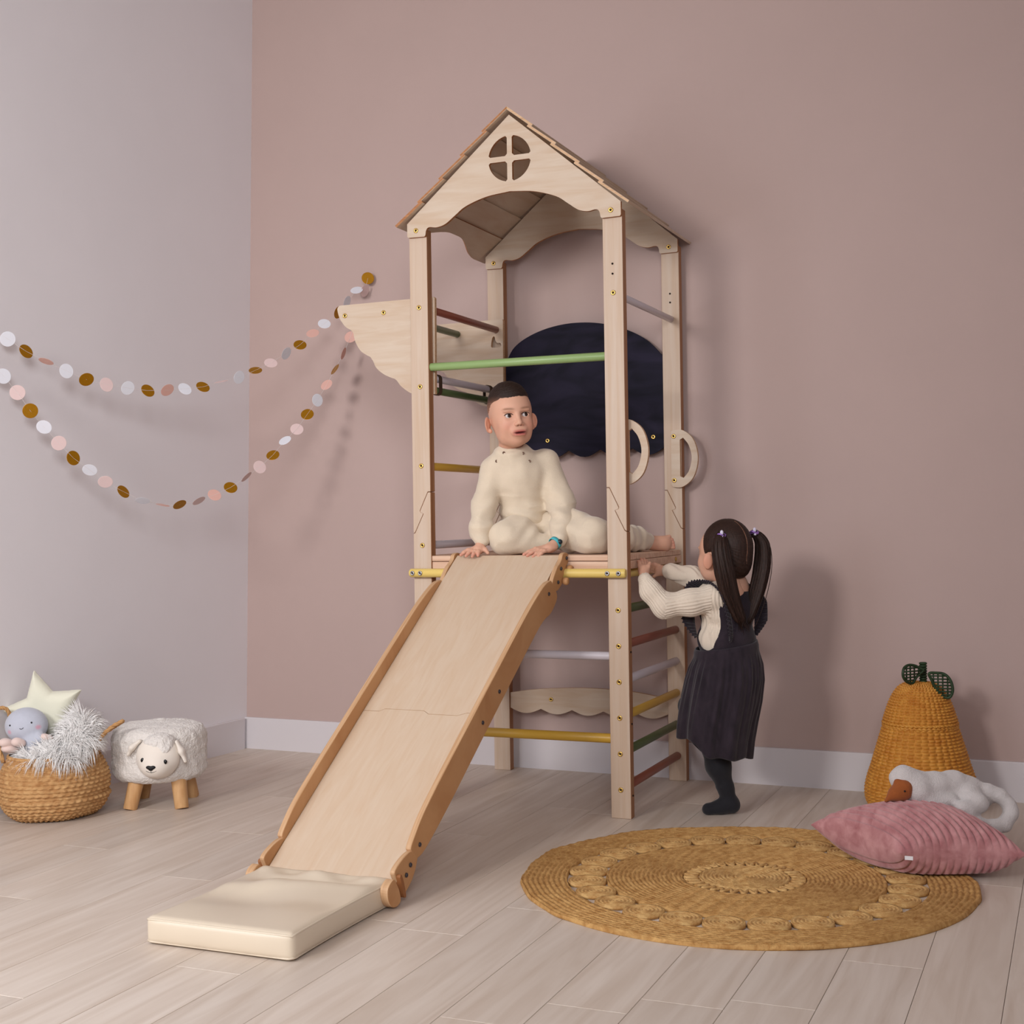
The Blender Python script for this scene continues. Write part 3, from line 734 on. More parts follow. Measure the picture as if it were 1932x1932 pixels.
body = sdf_obj('plush_body', S, (-.16, -.09, .03), (.01, .06, .21), .003, M_MOON, doll, mcol)
def onball(x, z, off=.0005):
    c = np.array((-.078, -.015, .142)); r = np.array((.067, .058, .058)); q = 1-((x-c[0])/r[0])**2-((z-c[2])/r[2])**2
    return (x, c[1]-r[1]*sqrt(max(q, .01))-off, z)
for x, z_ in ((-.113, .150), (-.045, .158)):
    MB().lathe([(.0005, -.0018), (.0025, -.001), (.003, .0)], 12, onball(x, z_), 'y').build('eye', M_BLACK, body, True, True)
MB().tube([onball(-.0735+.0045*t, .1395+.0018*t*t+.0008*t, .0006) for t in np.linspace(-1.3, 1.3, 9)], .0009, 6).build('mouth', M_BLACK, body, True, True)
for c, r in (((-.126, -.075, .098), (.019, .017, .014)), ((-.085, -.085, .101), (.017, .016, .014)), ((-.118, -.07, .078), (.022, .018, .012)), ((-.012, -.050, .108), (.019, .014, .013))):
    S = SDF(.01); S.ell(c, r).ell((c[0]+.012, c[1]+.01, c[2]-.006), (r[0]*.8, r[1]*.8, r[2]*.9))
    sdf_obj('paw', S, (c[0]-.04, c[1]-.04, c[2]-.035), (c[0]+.05, c[1]+.05, c[2]+.035), .003, M_PINKP, doll)
# long-haired white fur cushion
M_FUR = mat('white_long_fur', (255, 252, 250), .8, spec=.3, sheen=.3)
fur = empty('fur_cushion', (-1.037, -.538, .15), 'fluffy white long haired fur cushion spilling over basket rim', 'cushion', None, VZ)
S = SDF(.03); S.ell((.02, -.075, .045), (.085, .05, .03)).ell((.085, -.02, .085), (.055, .06, .045)).ell((.088, .03, .13), (.045, .04, .04)).ell((.0, -.03, .03), (.09, .07, .03))
Vf, Ff = surfnets(S, (-.12, -.16, -.03), (.17, .1, .2), .005)
fb = link('cushion_body', npmesh('cushion_body', Vf, Ff, M_FUR), fur, True)
def strands(P, Nn, n, lmin, lmax, wid, down, seed, swirl=.5):
    r = np.random.default_rng(seed); V = []; F = []
    idx = r.integers(0, len(P), n)
    cl_ = r.normal(size=(40, 3)); cp = P[r.integers(0, len(P), 40)]
    for i in idx:
        p = P[i]+r.normal(size=3)*.002; nn = Nn[i]; k = np.argmin(((cp-p)**2).sum(1))
        d = nn+cl_[k]*swirl+r.normal(size=3)*.18; d /= np.linalg.norm(d); L = r.uniform(lmin, lmax); w = wid*r.uniform(.7, 1.3)
        side = np.cross(d, r.normal(size=3)); side /= np.linalg.norm(side); up = np.cross(d, side); b = len(V); q = p.copy(); dd = d.copy()
        for s_ in range(3):
            ww = w*(1, .85, .5)[s_]
            for a in (0, 2.094, 4.189): V.append(q+(side*cos(a)+up*sin(a))*ww)
            dd = dd+np.array((0, 0, -down)); dd /= np.linalg.norm(dd); q = q+dd*L/3
        V.append(q)
        for s_ in range(2):
            for a in range(3): F.append((b+s_*3+a, b+s_*3+(a+1) % 3, b+(s_+1)*3+(a+1) % 3, b+(s_+1)*3+a))
        for a in range(3): F.append((b+6+a, b+6+(a+1) % 3, b+9))
    return V, F
nrm = np.zeros_like(Vf); eps = 1e-3
for a in range(3):
    e = np.zeros(3); e[a] = eps; nrm[:, a] = S(Vf+e)-S(Vf-e)
nrm /= np.linalg.norm(nrm, axis=1)[:, None]+1e-9
sel = (nrm[:, 2] > -.3) & ~((Vf[:, 0] < -.02) & (Vf[:, 2] > .06))
V, F = strands(Vf[sel], nrm[sel], 2600, .028, .060, .0016, .30, 3)
sf = sel & (nrm[:, 1] < -.2); V2, F2 = strands(Vf[sf], nrm[sf]*np.array((1, 1.2, .4)), 900, .055, .085, .0017, .55, 4)
n0 = len(V); V = list(V)+list(V2); F = list(F)+[tuple(i+n0 for i in q) for q in F2]
tag(link('long_fur', mesh('long_fur', V, F, M_FUR, True), fur, True), kind='stuff')

# ------------------------------------------------------------------ lamb stool
M_FLEECE = mat('white_fleece', (232, 225, 219), .95, var=.05, vscale=(70, 70, 70), bump=.9, bscale=(170, 170, 170), sheen=.4, bdist=.006)
M_FACE = mat('cream_felt', (232, 222, 211), .9, bump=.2, bscale=(500, 500, 500), sheen=.3)
M_LEG = mat('light_wood_leg', (214, 172, 124), .5, var=.2, vscale=(60, 60, 6), rgb2=(192, 142, 92))
stool = empty('lamb_stool', (-.831, -.26, 0), 'white fleece lamb stool with smiling face and four wooden legs', 'stool', None, VZ)
S = SDF(.03); S.fn(lambda P: (np.maximum(np.sqrt((P[:, 0]/1.02)**2+P[:, 1]**2)-.118, 0)**2+np.maximum(np.abs(P[:, 2]-.172)-.052, 0)**2)**.5-.034)
S.ell((.0, .0, .238), (.125, .125, .034), .03)
def lumps(P, d): return d+.0022*nz3(P, 70, 3)+.0014*nz3(P, 190, 4)+.0007*nz3(P, 420, 5)
S.post = lumps
seat = sdf_obj('fleece_seat', S, (-.17, -.17, .07), (.17, .17, .29), .0038, M_FLEECE, stool)
S = SDF(.008); S.ell((0, .02, .272), (.016, .01, .006)); S.post = lumps
sdf_obj('tuft', S, (-.03, -.01, .255), (.03, .05, .29), .003, M_FLEECE, stool)
hc = np.array((.034, -.150, .178))
S = SDF(.02); S.ell(hc, (.070, .050, .070)).ell(hc+(-.002, -.028, -.022), (.046, .040, .038))
head = sdf_obj('head', S, hc-.10, hc+.10, .0035, M_FACE, stool)
S = SDF(.02); S.ell(hc+(.004, -.000, .046), (.050, .042, .030)).ell(hc+(.03, -.020, .026), (.022, .024, .018)); S.post = lumps
sdf_obj('fleece_forelock', S, hc-.10, hc+.10, .0035, M_FLEECE, head)
def surf(fn, x, z, y0=-.30, y1=-.05):
    P = np.stack([np.full(200, x), np.linspace(y0, y1, 200), np.full(200, z)], 1); d = fn(P); i = np.argmax(d < 0); return P[i]
SH = SDF(.02); SH.ell(hc, (.070, .050, .070)).ell(hc+(-.002, -.028, -.022), (.046, .040, .038))
for x, z_ in ((-.003, .176), (.070, .170)):
    p = surf(SH, x, z_); S = SDF(.002); S.ell(p+(0, .0005, 0), (.0062, .004, .0078)); sdf_obj('eye', S, p-.012, p+.012, .0012, mat('glossy_black', (12, 12, 14), .15), head)
p = surf(SH, .028, .153); S = SDF(.004); S.ell(p+(-.007, 0, .003), (.0085, .005, .0055)).ell(p+(.007, 0, .003), (.0085, .005, .0055)).ell(p+(0, 0, -.002), (.008, .005, .006))
sdf_obj('nose', S, p-.02, p+.02, .0012, M_BLACK, head)
mp_ = [surf(SH, .028+x, .139+3.2*abs(x)**1.6*1.2-.0005)+(0, -.0006, 0) for x in np.linspace(-.017, .017, 15)]
mt = MB().tube(mp_, .0008, 6); mt.tube([surf(SH, .028, z_)+(0, -.0006, 0) for z_ in (.150, .145, .139)], .0008, 6); mt.build('mouth', M_BLACK, head, True, True)
for a, b, c in (((-.022, -.158, .232), (-.046, -.160, .212), (-.060, -.158, .188)), ((.095, -.150, .226), (.112, -.154, .196), (.124, -.154, .164))):
    S = SDF(.012); S.chain([a, b, c], [.006, .0085, .006]); S.p = [('c', q[1]*(1, .6, 1), q[2]*(1, .6, 1), q[3], q[4], q[5]) for q in S.p]
    base = S.p; S2 = SDF(.012); S2.fn(lambda P, S=S: S(P*np.array((1, .6, 1), np.float32))*.8)
    sdf_obj('ear', S2, (min(a[0], c[0])-.03, -.20, .14), (max(a[0], c[0])+.03, -.11, .26), .003, M_FACE, head)
for (bx, by), (tx, ty) in (((-.070, -.112), (-.052, -.085)), ((.098, -.104), (.082, -.080)), ((-.082, .085), (-.062, .068)), ((.088, .090), (.070, .070))):
    l = MB().tube([(bx, by, 0), (bx+(tx-bx)*.03, by+(ty-by)*.03, .003), (tx, ty, .10)], [.0205, .0225, .0255], 20).build('leg', M_LEG, stool, True, True); smooth_by_angle(l, 50)

# ------------------------------------------------------------------ pear basket
M_WICK = mat('golden_wicker', (214, 152, 64), .5, var=.25, vscale=(30, 30, 60), rgb2=(188, 118, 38), spec=.4, bump=.2, bscale=(90, 90, 90))
M_LEAF = mat('dark_green_wicker', (44, 66, 38), .5, var=.3, vscale=(60, 60, 60), rgb2=(30, 46, 26))
pear = empty('pear_basket', (1.550, .450, 0), 'golden wicker pear shaped basket with green leaves against back wall', 'basket', None, VZ)
NS = 38
def pdisp(T, Q):
    row = np.floor(Q); f = Q-row
    return (.0075*np.abs(np.sin(NS/2*T+(row % 2)*.45))**.7+.0004)*np.abs(np.sin(pi*f))**.9 - .0025
def pdisp2(T, Q): return pdisp(T, Q)
woven('wicker_body', [(.120, .006), (.155, .008), (.168, .03), (.170, .06), (.163, .095), (.150, .135), (.138, .175), (.126, .215), (.114, .255), (.111, .263)], 380, 6, 30, pdisp, M_WICK, pear)
lid = woven('wicker_lid', [(.109, .270), (.112, .274), (.106, .295), (.096, .325), (.084, .352), (.068, .376), (.050, .389), (.030, .394), (.003, .395)], 380, 6, 21, pdisp, M_WICK, pear)
for zz, r_ in ((.264, .112), (.272, .112)):
    n = 150; MB().tube([((r_+.0025*sin(j*2*pi/n*50))*cos(2*pi*j/n), (r_+.0025*sin(j*2*pi/n*50))*sin(2*pi*j/n), zz+.0022*cos(j*2*pi/n*50)) for j in range(n)], .0042, 6, closed=True).build('braided_rim', M_WICK, pear, True, True)
MB().lathe([(.104, .244), (.104, .286)], 40).build('inner_collar', M_WICK, pear, True, True)
stem = MB()
for k in range(9): stem.lathe([(.0095, .388+k*.008), (.0125, .391+k*.008), (.0125, .394+k*.008), (.0095, .396+k*.008)], 14, (.012, 0, 0))
stem.build('stem', M_LEAF, pear, True, True)
def leaf(outl, y, bend, slots, rib):
    P = [(x, y+bend*((x-outl[0][0])**2), z_) for x, z_ in cr(outl, 6, True)]
    b = MB(); b.tube(P, .0045, 8, closed=True)
    for p, q in slots:
        for t in (0,): b.tube([(p[0], y+bend*((p[0]-outl[0][0])**2), p[1]), (q[0], y+bend*((q[0]-outl[0][0])**2), q[1])], .0026, 6)
    return b.build('leaf', M_LEAF, pear, True, True)
def hatch(o, n, m, wv=.0):
    P = np.array(cr(o, 6, True)); out = []
    lo, hi = P.min(0), P.max(0)
    for ax_, cnt in ((0, n), (1, m)):
        for c in np.linspace(lo[ax_], hi[ax_], cnt+2)[1:-1]:
            xs_ = []
            for i in range(len(P)):
                a, b = P[i-1], P[i]
                if (a[ax_]-c)*(b[ax_]-c) < 0: t = (c-a[ax_])/(b[ax_]-a[ax_]); xs_.append(a+(b-a)*t)
            if len(xs_) >= 2: xs_.sort(key=lambda v: v[1-ax_]); out.append((tuple(xs_[0]), tuple(xs_[-1])))
    return out
lL = [(.006, .435), (-.006, .444), (-.022, .452), (-.044, .455), (-.062, .446), (-.066, .424), (-.052, .404), (-.030, .398), (-.016, .416)]
lR = [(.014, .430), (.036, .432), (.060, .428), (.076, .408), (.081, .378), (.071, .356), (.051, .361), (.032, .386), (.022, .409)]
leaf(lL, -.02, -6., hatch(lL, 4, 5), None); leaf(lR, -.055, -4., hatch(lR, 4, 7), None)

# ------------------------------------------------------------------ pink corduroy pillow
M_PINK = mat('dusty_pink_velvet', (200, 146, 146), .75, var=.3, vscale=(34, 16, 30), rgb2=(160, 98, 101), sheen=.45, spec=.2, bump=.25, bscale=(160, 160, 160))
pil = empty('ribbed_pillow', (1.60, -.29, 0), 'dusty pink ribbed velvet pillow lying partly on jute rug', 'pillow')
Lc, Fc, Rc, Bc = [np.array(p) for p in ((1.334, -.272, .086), (1.600, -.492, .080), (1.892, -.362, .070), (1.672, -.095, .098))]
n = 150; ctr = (Lc+Fc+Rc+Bc)/4; V = []; F = []
for sgn in (1, -1):
    b = len(V)
    for j in range(n+1):
        for i in range(n+1):
            u, v = i/n, j/n
            # pinch the edges inwards between the corners
            uu, vv = u*2-1, v*2-1
            pu = uu*(1-.10*(1-vv*vv)*abs(uu)**3); pv = vv*(1-.10*(1-uu*uu)*abs(vv)**3); u2, v2 = (pu+1)/2, (pv+1)/2
            p = (Fc*(1-u2)*(1-v2)+Rc*u2*(1-v2)+Bc*u2*v2+Lc*(1-u2)*v2).copy()
            e = max(0, (1-uu**2))**.52*max(0, (1-vv**2))**.52
            rib = .0130*abs(math.sin(pi*u*17))**.6*min(1, e*3.2)
            wr = .004*math.sin(u*9+v*14)*e*math.sin(v*20+u*3)
            if sgn > 0: p[2] += .073*e+rib+wr*.5
            else: p[2] = max(p[2]-.095*e-rib, .0125+rib*.3)
            V.append(p-np.array((1.60, -.29, 0)))
    for j in range(n):
        for i in range(n):
            q = (b+j*(n+1)+i, b+j*(n+1)+i+1, b+(j+1)*(n+1)+i+1, b+(j+1)*(n+1)+i); F.append(q if sgn > 0 else q[::-1])
me = npmesh('pillow_body', np.array(V), np.array(F), M_PINK); bm = bmesh.new(); bm.from_mesh(me); bmesh.ops.remove_doubles(bm, verts=bm.verts, dist=.0003); bm.to_mesh(me); bm.free()
pb = link('pillow_body', me, pil, True)
tagm = MB().box((.012, -.2215, .070), (.032, -.2195, .0795)); tg_ = tagm.build('care_tag', mat('white_satin', (225, 222, 226), .5), pil, False, True)
tg_.rotation_euler = (0, 0, 0)
tag(tg_, 'small white care tag on the seam')

# ------------------------------------------------------------------ plush goose
M_GREYP = mat('off_white_plush', (208, 200, 198), .95, var=.05, vscale=(60, 60, 60), bump=.6, bscale=(330, 330, 330), sheen=.5, bdist=.004)
M_BEAK = mat('brown_felt', (150, 80, 34), .9, bump=.3, bscale=(400, 400, 400), sheen=.2)
goose = empty('plush_goose', (1.66, -.2, .145), 'off white plush goose with brown beak lying across pink pillow', 'plush toy', None, VZ)
def plush(P, d): return d+.0010*nz3(P, 60, 8)+.0016*(np.abs(nz3(P, 45, 10))-.4)+.0003*nz3(P, 560, 9)
S = SDF(.016); S.post = plush
S.ell((-.088, 0, .074), (.038, .034, .036)).ell((-.062, 0, .050), (.045, .04, .046)).chain([(-.045, 0, .045), (.0, .01, .052), (.05, .02, .052), (.095, .025, .034), (.128, .02, .016)], [.044, .036, .035, .036, .030])
S.chain([(.085, -.01, .030), (.10, -.03, .012), (.07, -.045, .0), (.052, -.05, .004)], [.028, .024, .021, .020])
S.chain([(.118, .015, .026), (.142, .008, .034), (.170, 0, .024), (.191, -.010, .0), (.192, -.02, -.022), (.170, -.032, -.044), (.135, -.042, -.050), (.095, -.048, -.044), (.064, -.052, -.030)], [.020, .0175, .017, .0165, .0165, .017, .018, .019, .020])
S.cap((-.02, -.02, .02), (.03, -.02, .018), .022, .018)
sdf_obj('plush_body', S, (-.15, -.10, -.08), (.23, .09, .13), .0033, M_GREYP, goose)
S = SDF(.012); S.chain([(-.094, -.024, .055), (-.118, -.03, .042), (-.146, -.034, .022)], [.024, .017, .004]).ell((-.104, -.03, .036), (.026, .018, .016)).cap((-.112, -.024, .070), (-.105, -.026, .050), .008, .014)
bk = sdf_obj('beak', S, (-.17, -.07, .0), (-.05, .02, .10), .0025, M_BEAK, goose)
S2 = SDF(.002); S2.ell(surf(S, -.099, .050, -.08, 0), (.0028, .0028, .0028)); sdf_obj('eye', S2, (-.11, -.07, .04), (-.09, -.02, .06), .001, M_BLACK, bk)
S = SDF(.01); S.ell((1.965, -.335, .026), (.045, .03, .022)).cap((1.94, -.34, .03), (2.0, -.32, .02), .016)
dk = sdf_obj('brown_object', S, (1.89, -.40, -.01), (2.04, -.28, .07), .004, mat('dark_brown_felt', (50, 28, 24), .9), None, None, True)
tag(dk, 'small dark brown object peeking out behind right corner of pink pillow', 'object')

# ------------------------------------------------------------------ garlands
M_DISC = {'gold': mat('gold_glitter_card', (176, 122, 12), .38, metal=.55, var=.25, vscale=(300, 300, 300), bump=.3, bscale=(500, 500, 500)),
          'white': mat('white_card', (222, 222, 230), .8), 'pink': mat('pale_pink_card', (222, 196, 194), .8), 'blush': mat('blush_card', (218, 172, 160), .8)}
dm = MB(); dm.lathe([(.0238, -.0004), (.0245, 0), (.0238, .0004)], 28)
DM = {k: mesh('disc', dm.v, dm.f, m) for k, m in M_DISC.items()}
UP = [(-1.133,-.61,1.532,'w',1),(-1.109,-.555,1.497,'g',.76),(-1.082,-.494,1.469,'b',.38),(-1.054,-.43,1.442,'w',.95),(-1.026,-.366,1.418,'g',.93),(-.997,-.3,1.405,'p',.95),(-.966,-.228,1.398,'w',.97),(-.936,-.159,1.393,'g',.85),(-.906,-.09,1.399,'b',.82),(-.878,-.027,1.407,'w',.85),(-.849,.039,1.418,'g',.8),(-.819,.107,1.441,'p',.12),(-.789,.177,1.461,'w',.9),(-.761,.241,1.491,'g',.6),(-.734,.303,1.523,'p',.8),(-.706,.366,1.563,'w',.72),(-.681,.423,1.6,'g',.85),(-.658,.478,1.649,'b',.72),(-.636,.528,1.69,'w',.86),(-.609,.588,1.739,'g',.7),(-.592,.629,1.784,'w',.6),(-.572,.670,1.835,'w',.62),(-.552,.700,1.835,'p',.7),(-.545,.713,1.886,'g',1)]
LO = [(-1.139,-.625,1.412,'w',.95),(-1.121,-.583,1.362,'p',1),(-1.104,-.545,1.305,'g',1),(-1.086,-.503,1.254,'w',.9),(-1.066,-.457,1.203,'p',1),(-1.046,-.412,1.155,'g',.9),(-1.023,-.359,1.116,'w',.8),(-1.001,-.308,1.077,'p',.88),(-.975,-.248,1.044,'g',.7),(-.946,-.183,1.013,'w',.5),(-.915,-.113,.998,'b',.15),(-.889,-.052,.999,'g',.6),(-.858,.018,1.012,'p',.45),(-.833,.077,1.033,'b',.9),(-.806,.138,1.06,'g',.9),(-.779,.2,1.099,'p',.3),(-.756,.253,1.136,'p',1),(-.733,.306,1.181,'g',.8),(-.711,.356,1.237,'w',.6),(-.689,.405,1.281,'p',.95),(-.67,.45,1.339,'g',.9),(-.651,.494,1.395,'w',.9),(-.633,.533,1.456,'b',.7),(-.617,.571,1.518,'g',.3),(-.6,.609,1.582,'b',.3),(-.586,.641,1.649,'b',.9),(-.569,.676,1.76,'w',.0)]
KEY = {'w': 'white', 'g': 'gold', 'p': 'pink', 'b': 'blush'}
M_STRING = mat('white_thread', (214, 204, 202), .8)
camv = Vector((2.034, -4.012, .934))
def garland(D, label, endL, skip_last=False):
    g = empty('paper_garland', D[-1][:3] if not skip_last else D[-2][:3], label, 'garland', 'garlands of paper discs across the room corner')
    inv = PINV[g.name]; P = [endL]+[d[:3] for d in D]
    st = MB().tube([tuple(p) for p in P], .0006, 5).build('string', M_STRING, g)
    r = random.Random(len(D))
    for i, (x, y, z_, c, open_) in enumerate(D):
        if open_ <= 0: continue
        a = Vector(P[max(i, 0)]); bq = Vector(P[min(i+2, len(P)-1)]); t = (bq-a).normalized() if (bq-a).length > 1e-6 else Vector((1, 0, 0))
        v = (camv-Vector((x, y, z_))).normalized()
        n0 = (v-t*v.dot(t)).normalized(); tilt = math.acos(min(1, max(.05, open_)))*(1 if r.random() < .5 else -1)
        nn = (Matrix.Rotation(tilt, 3, t) @ n0).normalized()
        o = bpy.data.objects.new('disc', DM[KEY[c]]); COL.objects.link(o); o.parent = g
        o.matrix_local = (inv @ Matrix.Translation((x, y, z_))) @ nn.to_track_quat('Z', 'Y').to_matrix().to_4x4()
    return g
garland(UP, 'upper strand of gold, white and pink paper discs strung across room corner', (-1.185, -.72, 1.60))
garland(LO, 'lower, deeper hanging strand of gold, white and pink paper discs', (-1.185, -.72, 1.55), True)
# ------------------------------------------------------------------ people
M_SKIN = mat('skin', (214, 164, 138), .5, attr='Col', var=.04, vscale=(30, 30, 30), spec=.3, sss=.12, bump=.03, bscale=(300, 300, 300))
M_KNIT = mat('cream_knit', (222, 205, 182), .95, var=.07, vscale=(25, 25, 25), bump=.5, bscale=(420, 420, 420), sheen=.35, bdist=.002)
M_RIBK = mat('cream_rib_knit', (222, 206, 188), .95, var=.05, vscale=(25, 25, 25), bump=.3, bscale=(400, 400, 400), sheen=.3)
M_EYE = mat('eye', (240, 238, 238), .12, attr='Col', spec=.6)
M_HAIRB = mat('short_brown_hair', (48, 32, 24), .6, attr='Col', var=.45, vscale=(90, 40, 420), bump=.7, bscale=(160, 60, 420), bdist=.003)
M_HAIRG = mat('long_dark_hair', (58, 38, 30), .5, var=.5, vscale=(420, 420, 9), rgb2=(30, 18, 15), bump=.5, bscale=(500, 500, 10), spec=.25, bdist=.003)
M_SKINP = mat('scalp', (150, 106, 84), .6)
M_LASH = mat('dark_lash', (30, 20, 18), .6)
SKIN = np.array(lin((216, 166, 141)))
def head_sdf():
    S = SDF(.02)
    S.ell((0, .012, .022), (.0665, .082, .083))
    S.ell((0, -.014, -.028), (.0575, .066, .064), .03)
    S.ell((0, -.030, .024), (.055, .050, .050), .03)
    S.ell((0, -.040, -.078), (.026, .028, .021), .03)
    for sx in (-1, 1):
        S.ell((sx*.033, -.050, -.036), (.021, .021, .022), .02)
        S.ell((sx*.034, -.022, -.064), (.017, .028, .021), .025)
    S.ell((0, -.074, -.055), (.026, .0105, .020), .012)                       # muzzle
    for sx in (-1, 1): S.ell((sx*.028, -.083, -.003), (.0165, .014, .0105), .012, sub=True)
    for sx in (-1, 1): S.ell((sx*.027, -.0725, .0125), (.017, .006, .0045), .009)   # brows
    S.cap((0, -.0775, .000), (0, -.0885, -.026), .0056, .0078, .008)
    S.ell((0, -.0915, -.031), (.0082, .0072, .0066), .005)
    for sx in (-1, 1):
        S.ell((sx*.0100, -.0840, -.034), (.0062, .0068, .0054), .004)
        S.ell((sx*.0050, -.0915, -.0388), (.0026, .0040, .0020), .0015, sub=True)
    S.ell((0, -.0830, -.0560), (.0225, .0062, .0038), .004)                  # upper lip
    S.ell((.001, -.0822, -.0678), (.0185, .0066, .0048), .004)               # lower lip
    S.ell((.002, -.0872, -.0615), (.0210, .0095, .0030), .0015, sub=True)
    for sx in (-1, 1):                                                      # lids and eye opening
        S.ell((sx*.028, -.0655, -.0035), (.0150, .0085, .0090), .004)
        S.ell((sx*.028, -.0780, -.0040), (.0142, .0145, .0070), .0015, sub=True)
    for sx in (-1, 1):                                                      # ears
        a = .75*sx; R = np.array(((cos(a), -sin(a), 0), (sin(a), cos(a), 0), (0, 0, 1)))
        S.ell((sx*.0775, .008, -.020), (.0058, .0160, .0255), .007, R=R)
        S.ell((sx*.0800, -.004, -.019), (.0040, .0070, .0140), .003, R=R, sub=True)
        S.ell((sx*.0720, .002, -.042), (.0055, .0075, .0075), .006)
    S.cap((0, .020, -.06), (0, .052, -.122), .039, .039, .02)
    return S
def head_colors(V, brow=(128, 88, 64), lips=(176, 84, 82)):
    c = np.tile(SKIN, (len(V), 1)); x, y, z = V.T
    def blend(t, rgb):
        nonlocal c
        c = c*(1-t[:, None])+np.array(lin(rgb))*t[:, None]
    for sx in (-1, 1):
        blend(.35*np.exp(-(((x-sx*.036)/.018)**2+((z+.036)/.018)**2))*(y < -.02), (212, 130, 112))
        blend(.18*(np.abs(x) > .068)*(y > -.02), (206, 120, 92))
        bx = (x-sx*.028); arc = .0175-.18*bx*bx*20+sx*bx*.06
        blend(.75*np.exp(-((z-arc)/.0036)**2)*np.exp(-(bx/.017)**4)*(y < -.03), brow)
        blend(.30*np.exp(-((bx/.015)**2+((z+.013)/.006)**2))*(y < -.03), (186, 126, 110))
    li = np.exp(-(x/.0215)**4)*np.exp(-((z+.0615)/.0095)**4)*(y < -.072)
    blend(.85*li, lips)
    inn = np.exp(-((x-.002)/.0200)**4)*np.exp(-((z+.0612)/.0030)**2)*(y < -.070)*(y > -.0865)
    blend(.95*inn, (70, 18, 22))
    blend(.8*np.exp(-(((np.abs(x)-.005)/.0028)**2+((z+.0388)/.0022)**2))*(y < -.08), (96, 44, 34))
    return c
def eyeball(par, xf, sx, gaze, r=.0122):
    n, m = 28, 20; V = []; C_ = []
    g = Vector(gaze).normalized()
    for j in range(m+1):
        for i in range(n):
            a = 2*pi*i/n; b = pi*j/m; d = Vector((sin(b)*cos(a), -cos(b), sin(b)*sin(a))); V.append(Vector((sx*.028, -.0612, -.004))+d*r)
            q = d.dot(g); t = math.acos(max(-1, min(1, q)))*r
            C_.append(lin((14, 10, 10)) if t < .0030 else lin((52, 31, 22)) if t < .0076 else lin((204, 196, 194)))
    F = [(j*n+i, j*n+(i+1) % n, (j+1)*n+(i+1) % n, (j+1)*n+i) for j in range(m) for i in range(n)]
    V = [xf @ v for v in V]
    return link('eye', npmesh('eye', np.array([tuple(v) for v in V]), np.array(F), M_EYE, np.array(C_)), par, True)
def lash(par, xf, S, sx):
    P = []
    for a in np.linspace(radians(8), radians(172), 15):
        x = sx*.028+.0146*cos(a); z = -.004+.0074*sin(a)
        Q = np.stack([np.full(120, x), np.linspace(-.10, -.04, 120), np.full(120, z+.0004)], 1); d = S(Q); y = Q[np.argmax(d < 0), 1]; P.append(xf @ Vector((x, y-.0002, z)))
    MB().tube([tuple(p) for p in P], [.0004]+[.0012]*13+[.0004], 6).build('eyelashes', M_LASH, par, True, True)
def merge(parts):
    V = []; F = []; C_ = []; n = 0
    for v, f, c in parts: V.append(v); F.append(f+n); C_.append(c); n += len(v)
    return np.concatenate(V), np.concatenate(F), np.concatenate(C_)
def flatskin(V, rgb=None): return np.tile(SKIN if rgb is None else np.array(lin(rgb)), (len(V), 1))
def head_part(HS, xf, h, brow, lips):
    V, F = surfnets(HS, (-.095, -.110, -.160), (.095, .110, .115), h); c = head_colors(V, brow, lips)
    V = V@np.array(xf.to_3x3()).T+np.array(xf.translation)
    return V, F, c
def prims_part(S, lo, hi, h, tips=()):
    V, F = surfnets(S, lo, hi, h); c = flatskin(V)
    for t in tips:
        d = np.linalg.norm(V-np.array(t), axis=1); w = .45*(1-smoothstep(.006, .016, d)); c = c*(1-w[:, None])+np.array(lin((206, 128, 112)))*w[:, None]
    return V, F, c
def hand(S, wrist, palm, fingers, thumb, pr=(.020, .017, .010), fr=.0062, nrm=(0, 0, 1)):
    """palm blob, four bent fingers and a thumb from the side of the palm"""
    w, p = np.array(wrist, float), np.array(palm, float); nrm = np.array(nrm, float)
    S.cap(w, p, .0165, .0155, .01); S.ell(p, pr, .012)
    tips = [np.array(f, float) for f in fingers]; k = len(tips); mid = sum(tips)/k; fwd = mid-p; fwd /= np.linalg.norm(fwd); sd_ = tips[-1]-tips[0]; sd_ -= fwd*(sd_@fwd); sd_ /= np.linalg.norm(sd_)
    for i, t in enumerate(tips):
        o = (i-(k-1)/2)*.0098; kn = p+fwd*.013+sd_*o+nrm*.002; j1 = kn+(t-kn)*.40+nrm*.0050; j2 = kn+(t-kn)*.75+nrm*.0035
        S.chain([kn-fwd*.008, kn, j1, j2, t], [fr*1.15, fr*1.12, fr*1.02, fr*.95, fr*.82], .0035)
    th = np.array(thumb, float); b = p+(w-p)*.35+(th-p)*.22; m = b+(th-b)*.55+nrm*.003
    S.chain([b, m, th], [fr*1.35, fr*1.12, fr*.9], .005)
    return S

